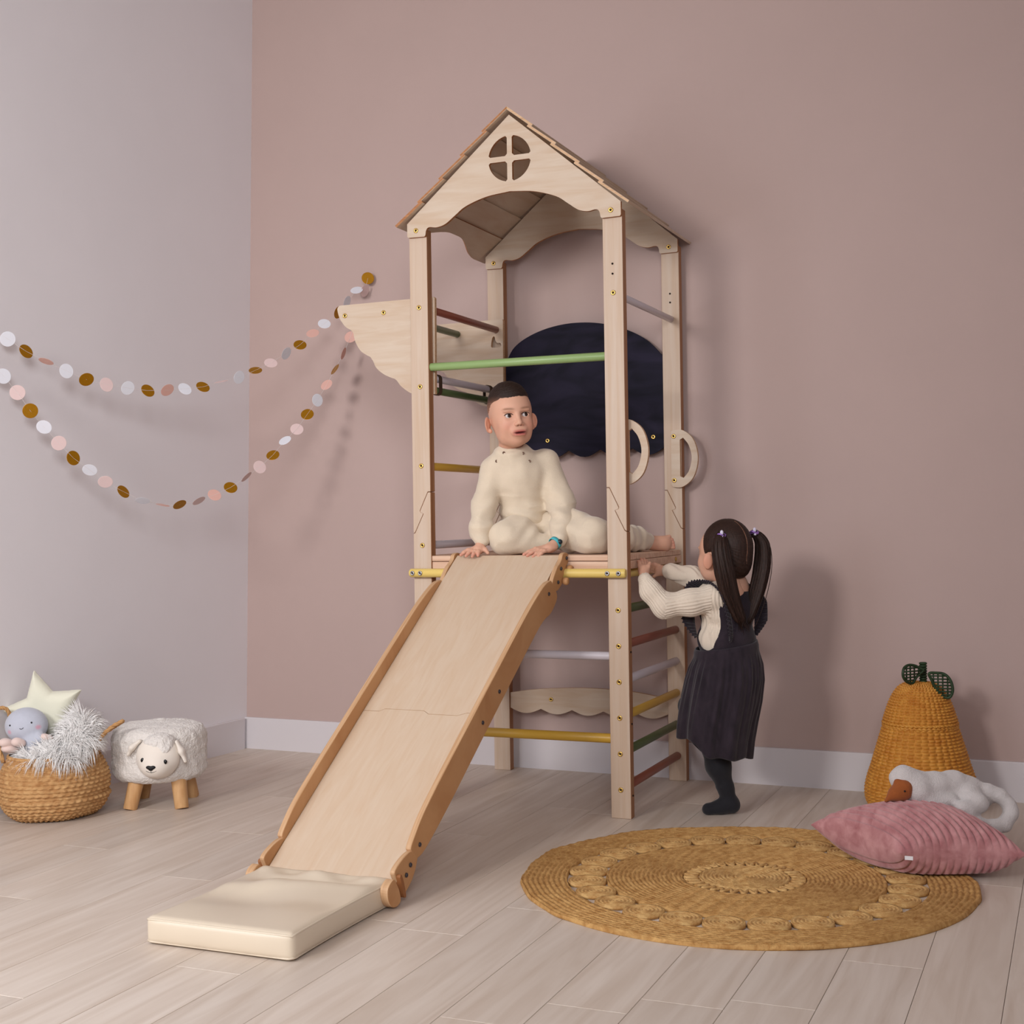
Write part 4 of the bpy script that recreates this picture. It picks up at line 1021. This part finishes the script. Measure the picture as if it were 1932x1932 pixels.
# ---------------- boy
boy = empty('person', (.36, .20, .815), 'child with short dark hair in cream knitted set sitting on tower platform', 'person', None, VZ)
hx = Matrix.Translation((-.084, -.10, .450)) @ Matrix.Rotation(radians(17), 4, 'Z') @ Matrix.Rotation(radians(-5.5), 4, 'Y') @ Matrix.Rotation(radians(-2), 4, 'X')
HS = head_sdf()
parts = [head_part(HS, hx, .0016, (128, 88, 62), (182, 78, 80))]
S = SDF(.01); hand(S, (-.183, -.118, .044), (-.193, -.132, .020), [(-.250, -.146, .003), (-.233, -.158, .0), (-.213, -.163, -.002), (-.195, -.162, .001)], (-.163, -.150, .008))
parts.append(prims_part(S, (-.29, -.20, -.03), (-.13, -.07, .08), .0017, [(-.251, -.145, 0), (-.232, -.155, 0), (-.211, -.16, 0), (-.193, -.16, 0)]))
S = SDF(.01); hand(S, (.064, -.175, .046), (.034, -.198, .022), [(-.048, -.212, .003), (-.037, -.224, .0), (-.019, -.232, -.003), (-.002, -.236, -.002)], (-.004, -.186, .008), (.024, .018, .010))
parts.append(prims_part(S, (-.08, -.28, -.03), (.11, -.12, .09), .0017, [(-.05, -.215, 0), (-.039, -.225, 0), (-.022, -.23, 0)]))
S = SDF(.014); S.cap((.335, .055, .032), (.385, .085, .028), .024, .024).ell((.413, .092, .026), (.036, .020, .026)).ell((.440, .100, .025), (.018, .016, .027))
for (x, z), r in zip(((.449, .047), (.4585, .0375), (.462, .028), (.464, .0185), (.465, .0105)), (.0078, .0062, .0060, .0058, .0056)):
    S.cap((.444, .098, z*.9+.002), (x, .100, z), r*1.1, r, .003)
parts.append(prims_part(S, (.28, .03, -.01), (.50, .15, .08), .0017, [(.46, .10, .045), (.466, .1, .03), (.468, .1, .015)]))
S = SDF(.02); S.cap((-.072, -.03, .255), (-.05, .0, .12), .045, .06).cap((-.14, -.045, .28), (.03, -.02, .30), .03).chain([(-.144, -.05, .276), (-.179, -.07, .156), (-.183, -.118, .046)], [.027, .022, .016])
S.chain([(.031, -.02, .303), (.084, -.07, .161), (.065, -.17, .050)], [.027, .022, .016]).chain([(-.03, .02, .075), (-.104, -.105, .055), (.03, -.09, .035)], [.05, .035, .025]).chain([(.04, .0, .085), (.173, -.165, .055), (.34, .055, .032)], [.05, .035, .024]).cap((-.078, -.045, .28), (-.088, -.055, .33), .032)
parts.append(prims_part(S, (-.25, -.24, -.01), (.40, .14, .40), .006))
V, F, c = merge(parts)
bbody = link('body', npmesh('body', V, F, M_SKIN, c), boy, True)
for sx in (-1, 1):
    eyeball(bbody, hx, sx, (.30 if sx < 0 else .36, -1, .10)); lash(bbody, hx, HS, sx)
# hair, cropped and faded at the sides
S = SDF(.01); S.ell((0, .013, .0235), (.0682, .0835, .0865)).ell((0, -.026, .052), (.050, .046, .045), .02).ell((0, .005, .060), (.056, .066, .052), .02)
def hairline(P):
    y = P[:, 1]; ax_ = np.abs(P[:, 0])
    hl = np.interp(y, [-.09, -.060, -.045, -.030, -.012, .0, .03, .07, .1], [.047, .047, .041, .026, .008, -.016, -.045, -.070, -.075])
    hl = hl+.008*np.exp(-((ax_-.046)/.010)**2)*(y < -.02)
    return (hl-P[:, 2])*.8
S.fn(hairline, .006)
S.post = lambda P, d: d+.0007*nz3(P*np.array((1, .4, 2.)), 420, 21)+.0022*smoothstep(.055, .0, P[:, 2])+.0016*nz3(P*np.array((1., .3, .3)), 330, 23)*np.exp(-((hairline(P)+.003)/.006)**2)
def hcol(V):
    side = smoothstep(.018, .072, V[:, 2]+.10*np.maximum(0, .055-np.abs(V[:, 0]))+.25*np.maximum(0, -V[:, 1]-.045)); a = mixc(lin((170, 120, 96)), lin((46, 29, 22)), side); return a
V, F = surfnets(S, (-.09, -.10, -.09), (.09, .12, .13), .0022); c = hcol(V); V = V@np.array(hx.to_3x3()).T+np.array(hx.translation)
link('hair', npmesh('hair', V, F, M_HAIRB, c), boy, True)
# sweater
S = SDF(.028)
S.cap((-.062, -.036, .258), (-.046, -.006, .130), .076, .075).ell((-.060, -.036, .262), (.090, .064, .066), .04).cap((-.140, -.045, .278), (.026, -.018, .300), .043, .043).cap((-.088, -.066, .318), (-.072, -.055, .29), .050).cap((-.060, -.050, .318), (-.06, -.05, .29), .046)
S.chain([(-.140, -.048, .276), (-.176, -.066, .160), (-.186, -.100, .085), (-.183, -.116, .050)], [.043, .040, .036, .026], .02)
S.chain([(.030, -.02, .300), (.078, -.058, .170), (.082, -.115, .095), (.067, -.165, .052)], [.044, .044, .040, .028], .02)
S.cap((-.048, -.005, .118), (-.035, .01, .105), .074, .078)
S.cap((-.078, -.090, .345), (-.090, -.11, .42), .0395, .040, .004); S.p[-1] = ('f', (lambda P, a=np.array((-.086, -.072, .372), np.float32), b=np.array((-.092, -.085, .45), np.float32): (lambda pa, ba, t: np.sqrt(((pa-t[:, None]*ba)**2).sum(1))-.0430)(P-a, b-a, np.clip((P-a)@(b-a)/((b-a)@(b-a)), 0, 1))*-1), 'i', None, .004)
def torus(P, c, n, R, r):
    n = np.array(n, float); n /= np.linalg.norm(n); q = P-np.array(c); hgt = q@n; rad = np.sqrt(np.maximum((q**2).sum(1)-hgt**2, 0)); return np.sqrt((rad-R)**2+(hgt*.62)**2)-r
S.fn(lambda P: torus(P, (-.0850, -.0700, .3380), (-.12, -.36, 1), .0460, .0058), .006, 'u')
def folds(P, d):
    x, y, z = P.T
    b = np.exp(-((z-.125)/.035)**2)*np.exp(-((x+.05)/.09)**2)
    o = .0058*np.sin(z*150+x*16+2.0*np.sin(x*18))*b
    o += .0030*np.sin((x*.6+z)*95+1.2)*np.exp(-((x-.075)/.035)**2-((z-.165)/.05)**2)
    o += .0030*np.sin((-x*.6+z)*95)*np.exp(-((x+.176)/.035)**2-((z-.155)/.05)**2)
    o += .0022*nz3(P, 26, 31)+.0040*(np.abs(nz3(P*np.array((.5, .5, 2.)), 30, 33))-.4)*smoothstep(.26, .16, z)+.0010*nz3(P, 60, 32)
    for c in ((-.183, -.116, .056), (.068, -.162, .060)): o += .0012*np.sin(x*900)*np.exp(-(((P-np.array(c))**2).sum(1))/.018**2)
    return d+o
S.post = folds
sw = sdf_obj('sweater', S, (-.25, -.22, .025), (.15, .11, .40), .0030, M_KNIT, boy)
# raglan seams and buttons
M_BTN = mat('brown_button', (104, 76, 60), .4)
def on_surface(S, x, z, y0=-.25, y1=0.05):
    Q = np.stack([np.full(300, x), np.linspace(y0, y1, 300), np.full(300, z)], 1); return Q[np.argmax(S(Q) < 0)]
for x, z in ((-.107, .331), (-.045, .329), (-.131, .305), (-.0245, .303)):
    p = on_surface(S, x, z); MB().lathe([(.0022, -.0012), (.0028, -.0020), (.0046, -.0020), (.0050, 0), (.0050, .003)], 14, tuple(p), 'y').build('button', M_BTN, sw, True, True)
# trousers
S = SDF(.022)
S.ell((-.035, .03, .075), (.105, .085, .070)).chain([(-.030, .0, .072), (-.070, -.075, .064), (-.105, -.108, .057)], [.066, .060, .055]).chain([(-.105, -.108, .053), (-.03, -.100, .038), (.040, -.095, .034)], [.050, .036, .032])
S.chain([(.050, .0, .085), (.110, -.085, .078), (.172, -.165, .062)], [.072, .064, .058]).chain([(.172, -.165, .058), (.262, -.055, .050), (.335, .048, .040), (.368, .076, .036)], [.055, .048, .042, .031])
S.cap((.385, .087, .034), (.42, .105, .030), .024, .026, .004); S.p[-1] = ('s', np.array((.395, .092, .032)), np.array((.030, .030, .026)), None, .004)
S.cut((0, 0, -1), -.0015, .01)
def tf(P, d):
    x, y, z = P.T
    o = .0044*np.sin(x*70+z*40+y*30)*np.exp(-((x-.10)/.07)**2)+.0020*nz3(P, 24, 41)+.0045*(np.abs(nz3(P, 30, 43))-.4)+.0010*nz3(P, 65, 42)
    o += .0035*np.sin((x-z*.8)*110)*np.exp(-((x+.02)/.05)**2-((z-.08)/.04)**2)
    o += .0026*np.sin((x+y*.4)*150)*np.exp(-((x-.33)/.04)**2)
    return d+o
S.post = tf
sdf_obj('trousers', S, (-.18, -.25, -.005), (.42, .15, .19), .0032, M_KNIT, boy)
# watch
wt = Vector((.0525, -.182, .0375)); ax = (Vector((.034, -.198, .022))-Vector((.065, -.17, .048))).normalized()
q = ax.to_track_quat('Z', 'X').to_matrix().to_4x4(); q.translation = wt
b = MB(); K = 26
prof = [(.0186, -.0065), (.0205, -.0065), (.0205, .0065), (.0186, .0065)]
V = [q @ Vector((r*cos(2*pi*i/K)*1.02, r*sin(2*pi*i/K), h)) for r, h in prof for i in range(K)]
b.add([tuple(v) for v in V], [(a*K+i, a*K+(i+1) % K, ((a+1) % 4)*K+(i+1) % K, ((a+1) % 4)*K+i) for a in range(4) for i in range(K)])
wb = b.build('wrist_watch', mat('turquoise_strap', (72, 178, 190), .45), boy, True, True); tag(wb, 'turquoise wristwatch strap')
S = SDF(.003); cpos = wt+Vector((.015, -.012, .004)); S.ell(cpos, (.0085, .0075, .0085)); sdf_obj('watch_case', S, np.array(cpos)-.013, np.array(cpos)+.013, .0015, mat('dark_watch_case', (52, 58, 66), .25, metal=.4), wb)

# ---------------- girl
girl = empty('person', (.99, .17, 0), 'small child with dark pigtails in charcoal pinafore standing beside tower', 'person', None, VZ)
gx = Matrix.Translation((.007, .0, .812)) @ Matrix.Rotation(radians(-143), 4, 'Z') @ Matrix.Rotation(radians(-7), 4, 'X') @ Matrix.Scale(.96, 4)
parts = [head_part(HS, gx, .0018, (70, 48, 38), (180, 92, 88))]
S = SDF(.01); hand(S, (-.243, -.018, .735), (-.242, .022, .764), [(-.256, .044, .792), (-.246, .056, .798), (-.236, .068, .798), (-.227, .078, .793)], (-.222, .028, .786), (.015, .016, .016), .0058, (.3, -.6, .2))
parts.append(prims_part(S, (-.30, -.06, .69), (-.18, .13, .84), .0018, [(-.256, .044, .79), (-.246, .056, .795)]))
S = SDF(.01); hand(S, (-.146, .133, .755), (-.174, .160, .757), [(-.203, .172, .774), (-.207, .178, .768), (-.208, .184, .760), (-.205, .188, .752)], (-.196, .160, .738), (.018, .016, .014), .0058, (0, -.4, .8))
parts.append(prims_part(S, (-.26, .09, .69), (-.09, .24, .82), .0018))
S = SDF(.03); S.cap((.03, .0, .70), (.012, 0, .50), .055, .06).chain([(-.030, -.045, .678), (-.178, -.035, .657), (-.243, -.018, .737)], [.026, .022, .014]).chain([(-.02, .085, .70), (-.080, .115, .735), (-.146, .133, .755)], [.026, .022, .014]).cap((.03, .01, .69), (.025, .005, .76), .034)
S.chain([(-.02, -.005, .45), (-.030, 0, .20), (.004, 0, .07)], [.04, .026, .015]).chain([(.0, .02, .43), (-.098, .022, .34), (-.092, .06, .27)], [.035, .024, .016])
parts.append(prims_part(S, (-.29, -.10, .03), (.12, .30, .80), .006))
V, F, c = merge(parts); gb = link('body', npmesh('body', V, F, M_SKIN, c), girl, True)
for sx in (-1, 1): eyeball(gb, gx, sx, (0, -1, .2))
# hair cap with centre parting
S = SDF(.012); S.ell((0, .014, .024), (.0745, .0905, .0935)).ell((0, .045, -.030), (.058, .052, .052), .03)
def gl_(P):
    y = P[:, 1]; hl = np.interp(y, [-.1, -.075, -.055, -.035, -.020, -.006, .012, .03, .1], [.045, .045, .035, .012, -.010, .004, .010, -.060, -.080]); return (hl-P[:, 2])*.6
S.fn(gl_, .010)
def ghair(P, d):
    x, y, z = P.T; ang = np.arctan2(z-.05, np.abs(x)-.09); part = .004*np.exp(-(x/.003)**2)*(z > -.01)
    return d+part+.0005*np.sin(np.arctan2(y-.02, z-.05+.0*x)*60+x*25)
S.post = ghair
V, F = surfnets(S, (-.10, -.11, -.10), (.10, .13, .14), .0024); V = V@np.array(gx.to_3x3()).T+np.array(gx.translation)
gh = link('hair', npmesh('hair', V, F, M_HAIRG), girl, True)
gp = []
for t in np.linspace(radians(80), radians(-25), 22):
    d = np.array((0, cos(t), sin(t))); Q = np.array((0, .014, .024))+np.linspace(.06, .13, 150)[:, None]*d; gp.append(gx @ Vector(Q[np.argmax(S(Q) > 0)]+d*.0006))
tag(MB().tube([tuple(p) for p in gp], [.0004]+[.0014]*20+[.0004], 6).build('hair_parting', M_SKINP, gh, True, True), 'pale scalp showing along the parting')
def pigtail(pts, rad, seed):
    P = np.array(cr(pts, 12)); R = np.interp(np.linspace(0, 1, len(P)), np.linspace(0, 1, len(rad)), rad); n = 72; V = []; r = np.random.default_rng(seed)
    ph = r.uniform(0, 6.28, 8)
    for i, p in enumerate(P):
        t = P[min(i+1, len(P)-1)]-P[max(i-1, 0)]; t /= np.linalg.norm(t); a1 = np.cross(t, (0, 1, 0)); a1 /= np.linalg.norm(a1); a2 = np.cross(t, a1); s_ = i/len(P)
        for j in range(n):
            a = 2*pi*j/n; q = R[i]*(1+.06*sin(a*9+ph[0]+s_*3)+.05*sin(a*17+ph[1]-s_*2)+.04*sin(a*29+ph[2])+.10*s_*sin(a*4+ph[3]+s_*5))
            V.append(p+(a1*cos(a)+a2*sin(a)*.8)*q)
    F = [(i*n+j, i*n+(j+1) % n, (i+1)*n+(j+1) % n, (i+1)*n+j) for i in range(len(P)-1) for j in range(n)]
    o = link('pigtail', npmesh('pigtail', np.array(V), np.array(F), M_HAIRG), girl, True)
    # loose strands
    b = MB()
    for k in range(26):
        a = r.uniform(0, 6.28); q = [p+np.array((cos(a), sin(a)*.8, 0))*R[i]*(1.0+.10*i/len(P)) for i, p in enumerate(P)]
        e = r.normal(size=3)*.008; s0 = int(r.integers(0, len(P)//3)); pts_ = [q[i]+e*(i/len(P))**2 for i in range(s0, len(P), 4)]+[q[-1]+e*1.3+np.array((0, 0, -.02*r.random()))]
        b.tube([tuple(v) for v in pts_], [.0011]*(len(pts_)-1)+[.0002], 4)
    b.build('loose_strand', M_HAIRG, o, True, True)
    return o
pigtail([(-.006, -.058, .872), (-.014, -.082, .862), (-.016, -.096, .825), (-.006, -.100, .760), (.012, -.094, .685), (.040, -.085, .615), (.046, -.082, .596)], [.012, .019, .026, .029, .026, .016, .002], 1)
pigtail([(.092, -.006, .872), (.108, -.002, .872), (.128, -.002, .838), (.124, -.012, .770), (.102, -.028, .690), (.074, -.045, .615), (.066, -.05, .596)], [.010, .013, .022, .026, .024, .015, .002], 2)
M_CLIP = mat('purple_hair_clip', (150, 110, 190), .2, metal=.3, spec=.7)
M_CLIPW = mat('pearl_clip', (214, 208, 228), .2)
for cx, cy, cz in ((-.012, -.082, .876), (.101, -.012, .882)):
    k = MB()
    k.tube([(cx-.022, cy+.004, cz-.010), (cx-.008, cy-.006, cz-.006), (cx+.006, cy-.006, cz-.004), (cx+.018, cy+.004, cz-.002)], .0012, 6)
    k.tube([(cx+.012*cos(a), cy+.010*sin(a), cz-.004+.004*sin(2*a)) for a in np.linspace(0, 2*pi, 16)[:-1]], .0030, 8, closed=True)
    kc = k.build('hair_clip', M_CLIP, girl, True, True); tag(kc, 'shiny purple hair clip')
    S = SDF(.004); S.ell((cx, cy-.008, cz+.004), (.0055, .004, .008)).ell((cx+.001, cy-.010, cz-.010), (.0045, .004, .004)); sdf_obj('clip_bead', S, (cx-.015, cy-.02, cz-.02), (cx+.015, cy+.005, cz+.02), .0015, M_CLIPW, kc)
# ribbed shirt
S = SDF(.025)
S.ell((.014, .0, .640), (.083, .070, .085)).ell((.012, 0, .545), (.086, .075, .075)).cap((-.020, -.035, .685), (.03, .07, .70), .035, .035)
S.chain([(-.030, -.040, .680), (-.105, -.040, .664), (-.184, -.036, .655), (-.226, -.028, .700), (-.243, -.020, .736)], [.040, .038, .036, .030, .022], .02)
S.chain([(-.015, .080, .700), (-.080, .115, .737), (-.144, .132, .755)], [.036, .032, .026], .02).cap((.03, .005, .70), (.026, .004, .73), .044, .042)
AX = [np.array(p) for p in ((-.03, -.04, .68), (-.184, -.036, .655), (-.243, -.02, .736))]
def ribs(P, d):
    x, y, z = P.T
    arm = x < -.045; a = AX[0]; bq = AX[1]
    t1 = (bq-a)/np.linalg.norm(bq-a); t2 = (AX[2]-bq)/np.linalg.norm(AX[2]-bq); fo = (x < -.185)
    def ang(t, o):
        u = np.cross(t, (0, 0, 1)); u /= np.linalg.norm(u); w = np.cross(u, t); q = P-o; return np.arctan2(q@w, q@u)
    A = np.where(fo, ang(t2, bq), ang(t1, a)); tor = np.arctan2(y, x-.013)
    r = np.where(arm & (y < .07), np.sin(A*26), np.sin(tor*54))
    return d+.0016*r+.0022*nz3(P, 30, 51)+.003*np.sin(z*110+x*25)*np.exp(-((z-.60)/.05)**2)*(x > -.05)
S.post = ribs
sdf_obj('ribbed_shirt', S, (-.29, -.11, .46), (.12, .20, .81), .0026, M_RIBK, girl)
SHIRT = S
# pinafore
M_VELV = mat('charcoal_velvet', (50, 41, 49), .85, var=.3, vscale=(35, 35, 18), rgb2=(34, 27, 34), sheen=.2, spec=.15, bump=.3, bscale=(220, 220, 220))
M_TIGHT = mat('black_tights', (26, 25, 31), .85, bump=.3, bscale=(500, 500, 500), sheen=.15)
BK = np.array((.60, -.80)); 
S = SDF(.02); S.ell((.015, .0, .640), (.089, .076, .090)).ell((.012, 0, .545), (.092, .081, .080)).cap((-.020, -.035, .687), (.03, .07, .702), .040, .040)
def bib(P):
    q = (P[:, :2]-np.array((.012, .0)))@BK; z = P[:, 2]
    thr = np.interp(z, [.485, .503, .525, .56, .64, .70, .76], [-.2, -.03, .020, .034, .036, .020, -.01])
    thf = np.interp(z, [.485, .503, .525, .56, .64, .70, .76], [-.2, -.03, .040, .055, .050, .025, -.02])
    return np.minimum(thr-q, thf+q)
S.fn(bib, .004); S.cut((0, 0, 1), .735, .01); S.cut((0, 0, -1), -.485, .01)
S.ell((.030, .004, .745), (.050, .050, .040), .01, sub=True)
S.post = lambda P, d: d+.0012*nz3(P, 40, 61)
sdf_obj('pinafore_bodice', S, (-.10, -.11, .475), (.125, .12, .76), .0028, M_VELV, girl)
# skirt: lofted rings with gathers
nth, nz = 300, 56; V = []
prof = [(.548, .010, .097, .084, 0), (.534, .010, .101, .088, 0), (.516, .010, .102, .089, 0), (.505, .010, .103, .090, .3), (.47, .008, .112, .100, .8), (.42, .004, .117, .108, 1), (.35, -.006, .117, .112, 1), (.28, -.018, .113, .112, 1), (.22, -.026, .110, .110, .9), (.165, -.030, .108, .105, .8)]
PR = np.array(prof); rg = np.random.default_rng(5); phs = rg.uniform(0, 6.28, 6)
for i in range(nz+1):
    t = i/nz
    for j in range(nth):
        a = 2*pi*j/nth; ca, sa = cos(a), sin(a)
        front = 1/(1+math.exp(-(-(ca+.50))/.11))              # 1 over the lifted knee (image left)
        zh = .176*(1-front)+.245*front-.010*sa*(1-front)+.004*sin(a*7)
        zt = .530+.014*ca+.004*sa; z = zt+(zh-zt)*t
        zz = .548+(.165-.548)*t
        cx, hw, hd, pl = [np.interp(-zz, -PR[:, 0], PR[:, k]) for k in (1, 2, 3, 4)]
        g = pl*(.0026*(1-.75*t)*sin(a*23+phs[0]+1.6*sin(a*3))+.0022*(1-.85*t)*sin(a*37+phs[1]+t*2)+.0065*t*sin(a*11+phs[2])+.006*t*sin(a*6+phs[3]))
        g += pl*.008*front*t
        V.append((cx+(hw+g)*ca, (hd+g)*sa, z))
F = [(i*nth+j, i*nth+(j+1) % nth, (i+1)*nth+(j+1) % nth, (i+1)*nth+j) for i in range(nz) for j in range(nth)]
F = [q[::-1] for q in F]
sk = link('pinafore_skirt', npmesh('pinafore_skirt', np.array(V), np.array(F), M_VELV), girl, True)
so_ = sk.modifiers.new('solid', 'SOLIDIFY'); so_.thickness = .003; so_.offset = -1
def ruffle(path, outd, w, freq, amp, name='ruffle'):
    P = np.array(cr(path, 14)); K = len(P); O = np.array([np.array(outd[0])*(1-i/(K-1))+np.array(outd[1])*i/(K-1) for i in range(K)]); n = 5; V = []
    W_ = np.array(w) if hasattr(w, '__len__') else np.full(3, w); ww = np.interp(np.linspace(0, 1, K), np.linspace(0, 1, len(W_)), W_)
    sub = np.linspace(0, K-1, K*3); 
    for s_ in sub:
        i = int(min(s_, K-2)); f = s_-i; p = P[i]*(1-f)+P[i+1]*f; o = O[i]*(1-f)+O[i+1]*f; o /= np.linalg.norm(o); t = P[i+1]-P[i]; t /= np.linalg.norm(t)
        c_ = np.cross(t, o); wv = np.interp(s_, np.arange(K), ww)
        for v in range(n):
            q = v/(n-1); V.append(p+o*wv*q+c_*amp*q*sin(2*pi*freq*s_/(K-1))+t*amp*.6*q*cos(2*pi*freq*s_/(K-1)))
    F = [(i*n+v, i*n+v+1, (i+1)*n+v+1, (i+1)*n+v) for i in range(len(sub)-1) for v in range(n-1)]
    o = link(name, npmesh(name, np.array(V), np.array(F), M_VELV), girl, True); m = o.modifiers.new('solid', 'SOLIDIFY'); m.thickness = .002
    return o
ruffle([(-.060, -.020, .722), (-.030, -.062, .715), (.000, -.086, .680), (.012, -.090, .630), (.018, -.088, .570), (.014, -.088, .545)], ((-.5, -.6, .5), (-.8, -.5, 0)), (.020, .026, .026, .018, .008), 26, .0045)
ruffle([(-.060, -.015, .722), (-.075, .015, .700), (-.082, .02, .650), (-.085, .01, .600), (-.080, -.01, .555)], ((-.6, -.3, .6), (-.9, -.4, -.1)), (.016, .044, .056, .046, .012), 20, .0055)
ruffle([(.070, .02, .715), (.088, .0, .690), (.096, -.005, .650), (.098, -.010, .600), (.095, -.02, .560)], ((.5, 0, .4), (.9, -.2, 0)), (.010, .026, .044, .040, .010), 20, .0055)
# tights with sock cuff
S = SDF(.016); S.chain([(-.018, -.004, .42), (-.030, 0, .215), (-.020, .002, .150), (.002, 0, .080), (.010, 0, .045)], [.056, .042, .038, .0235, .0235])
S.chain([(.020, 0, .028), (-.020, -.004, .022), (-.052, -.006, .017)], [.0265, .0205, .0160]).ell((-.056, -.006, .0165), (.016, .018, .0155))
S.fn(lambda P: torus(P, (-.002, .0, .088), (-.25, 0, 1), .0238, .0035), .005, 'u')
S.cut((0, 0, -1), -.0005, .004)
sdf_obj('tights', S, (-.10, -.08, -.01), (.08, .08, .44), .0034, M_TIGHT, girl)
S = SDF(.016); S.chain([(-.005, .02, .43), (-.100, .02, .335), (-.092, .06, .262)], [.05, .038, .026]).chain([(-.088, .07, .258), (-.125, .05, .262)], [.022, .017])
sdf_obj('tights', S, (-.17, -.05, .22), (.06, .13, .49), .005, M_TIGHT, girl)
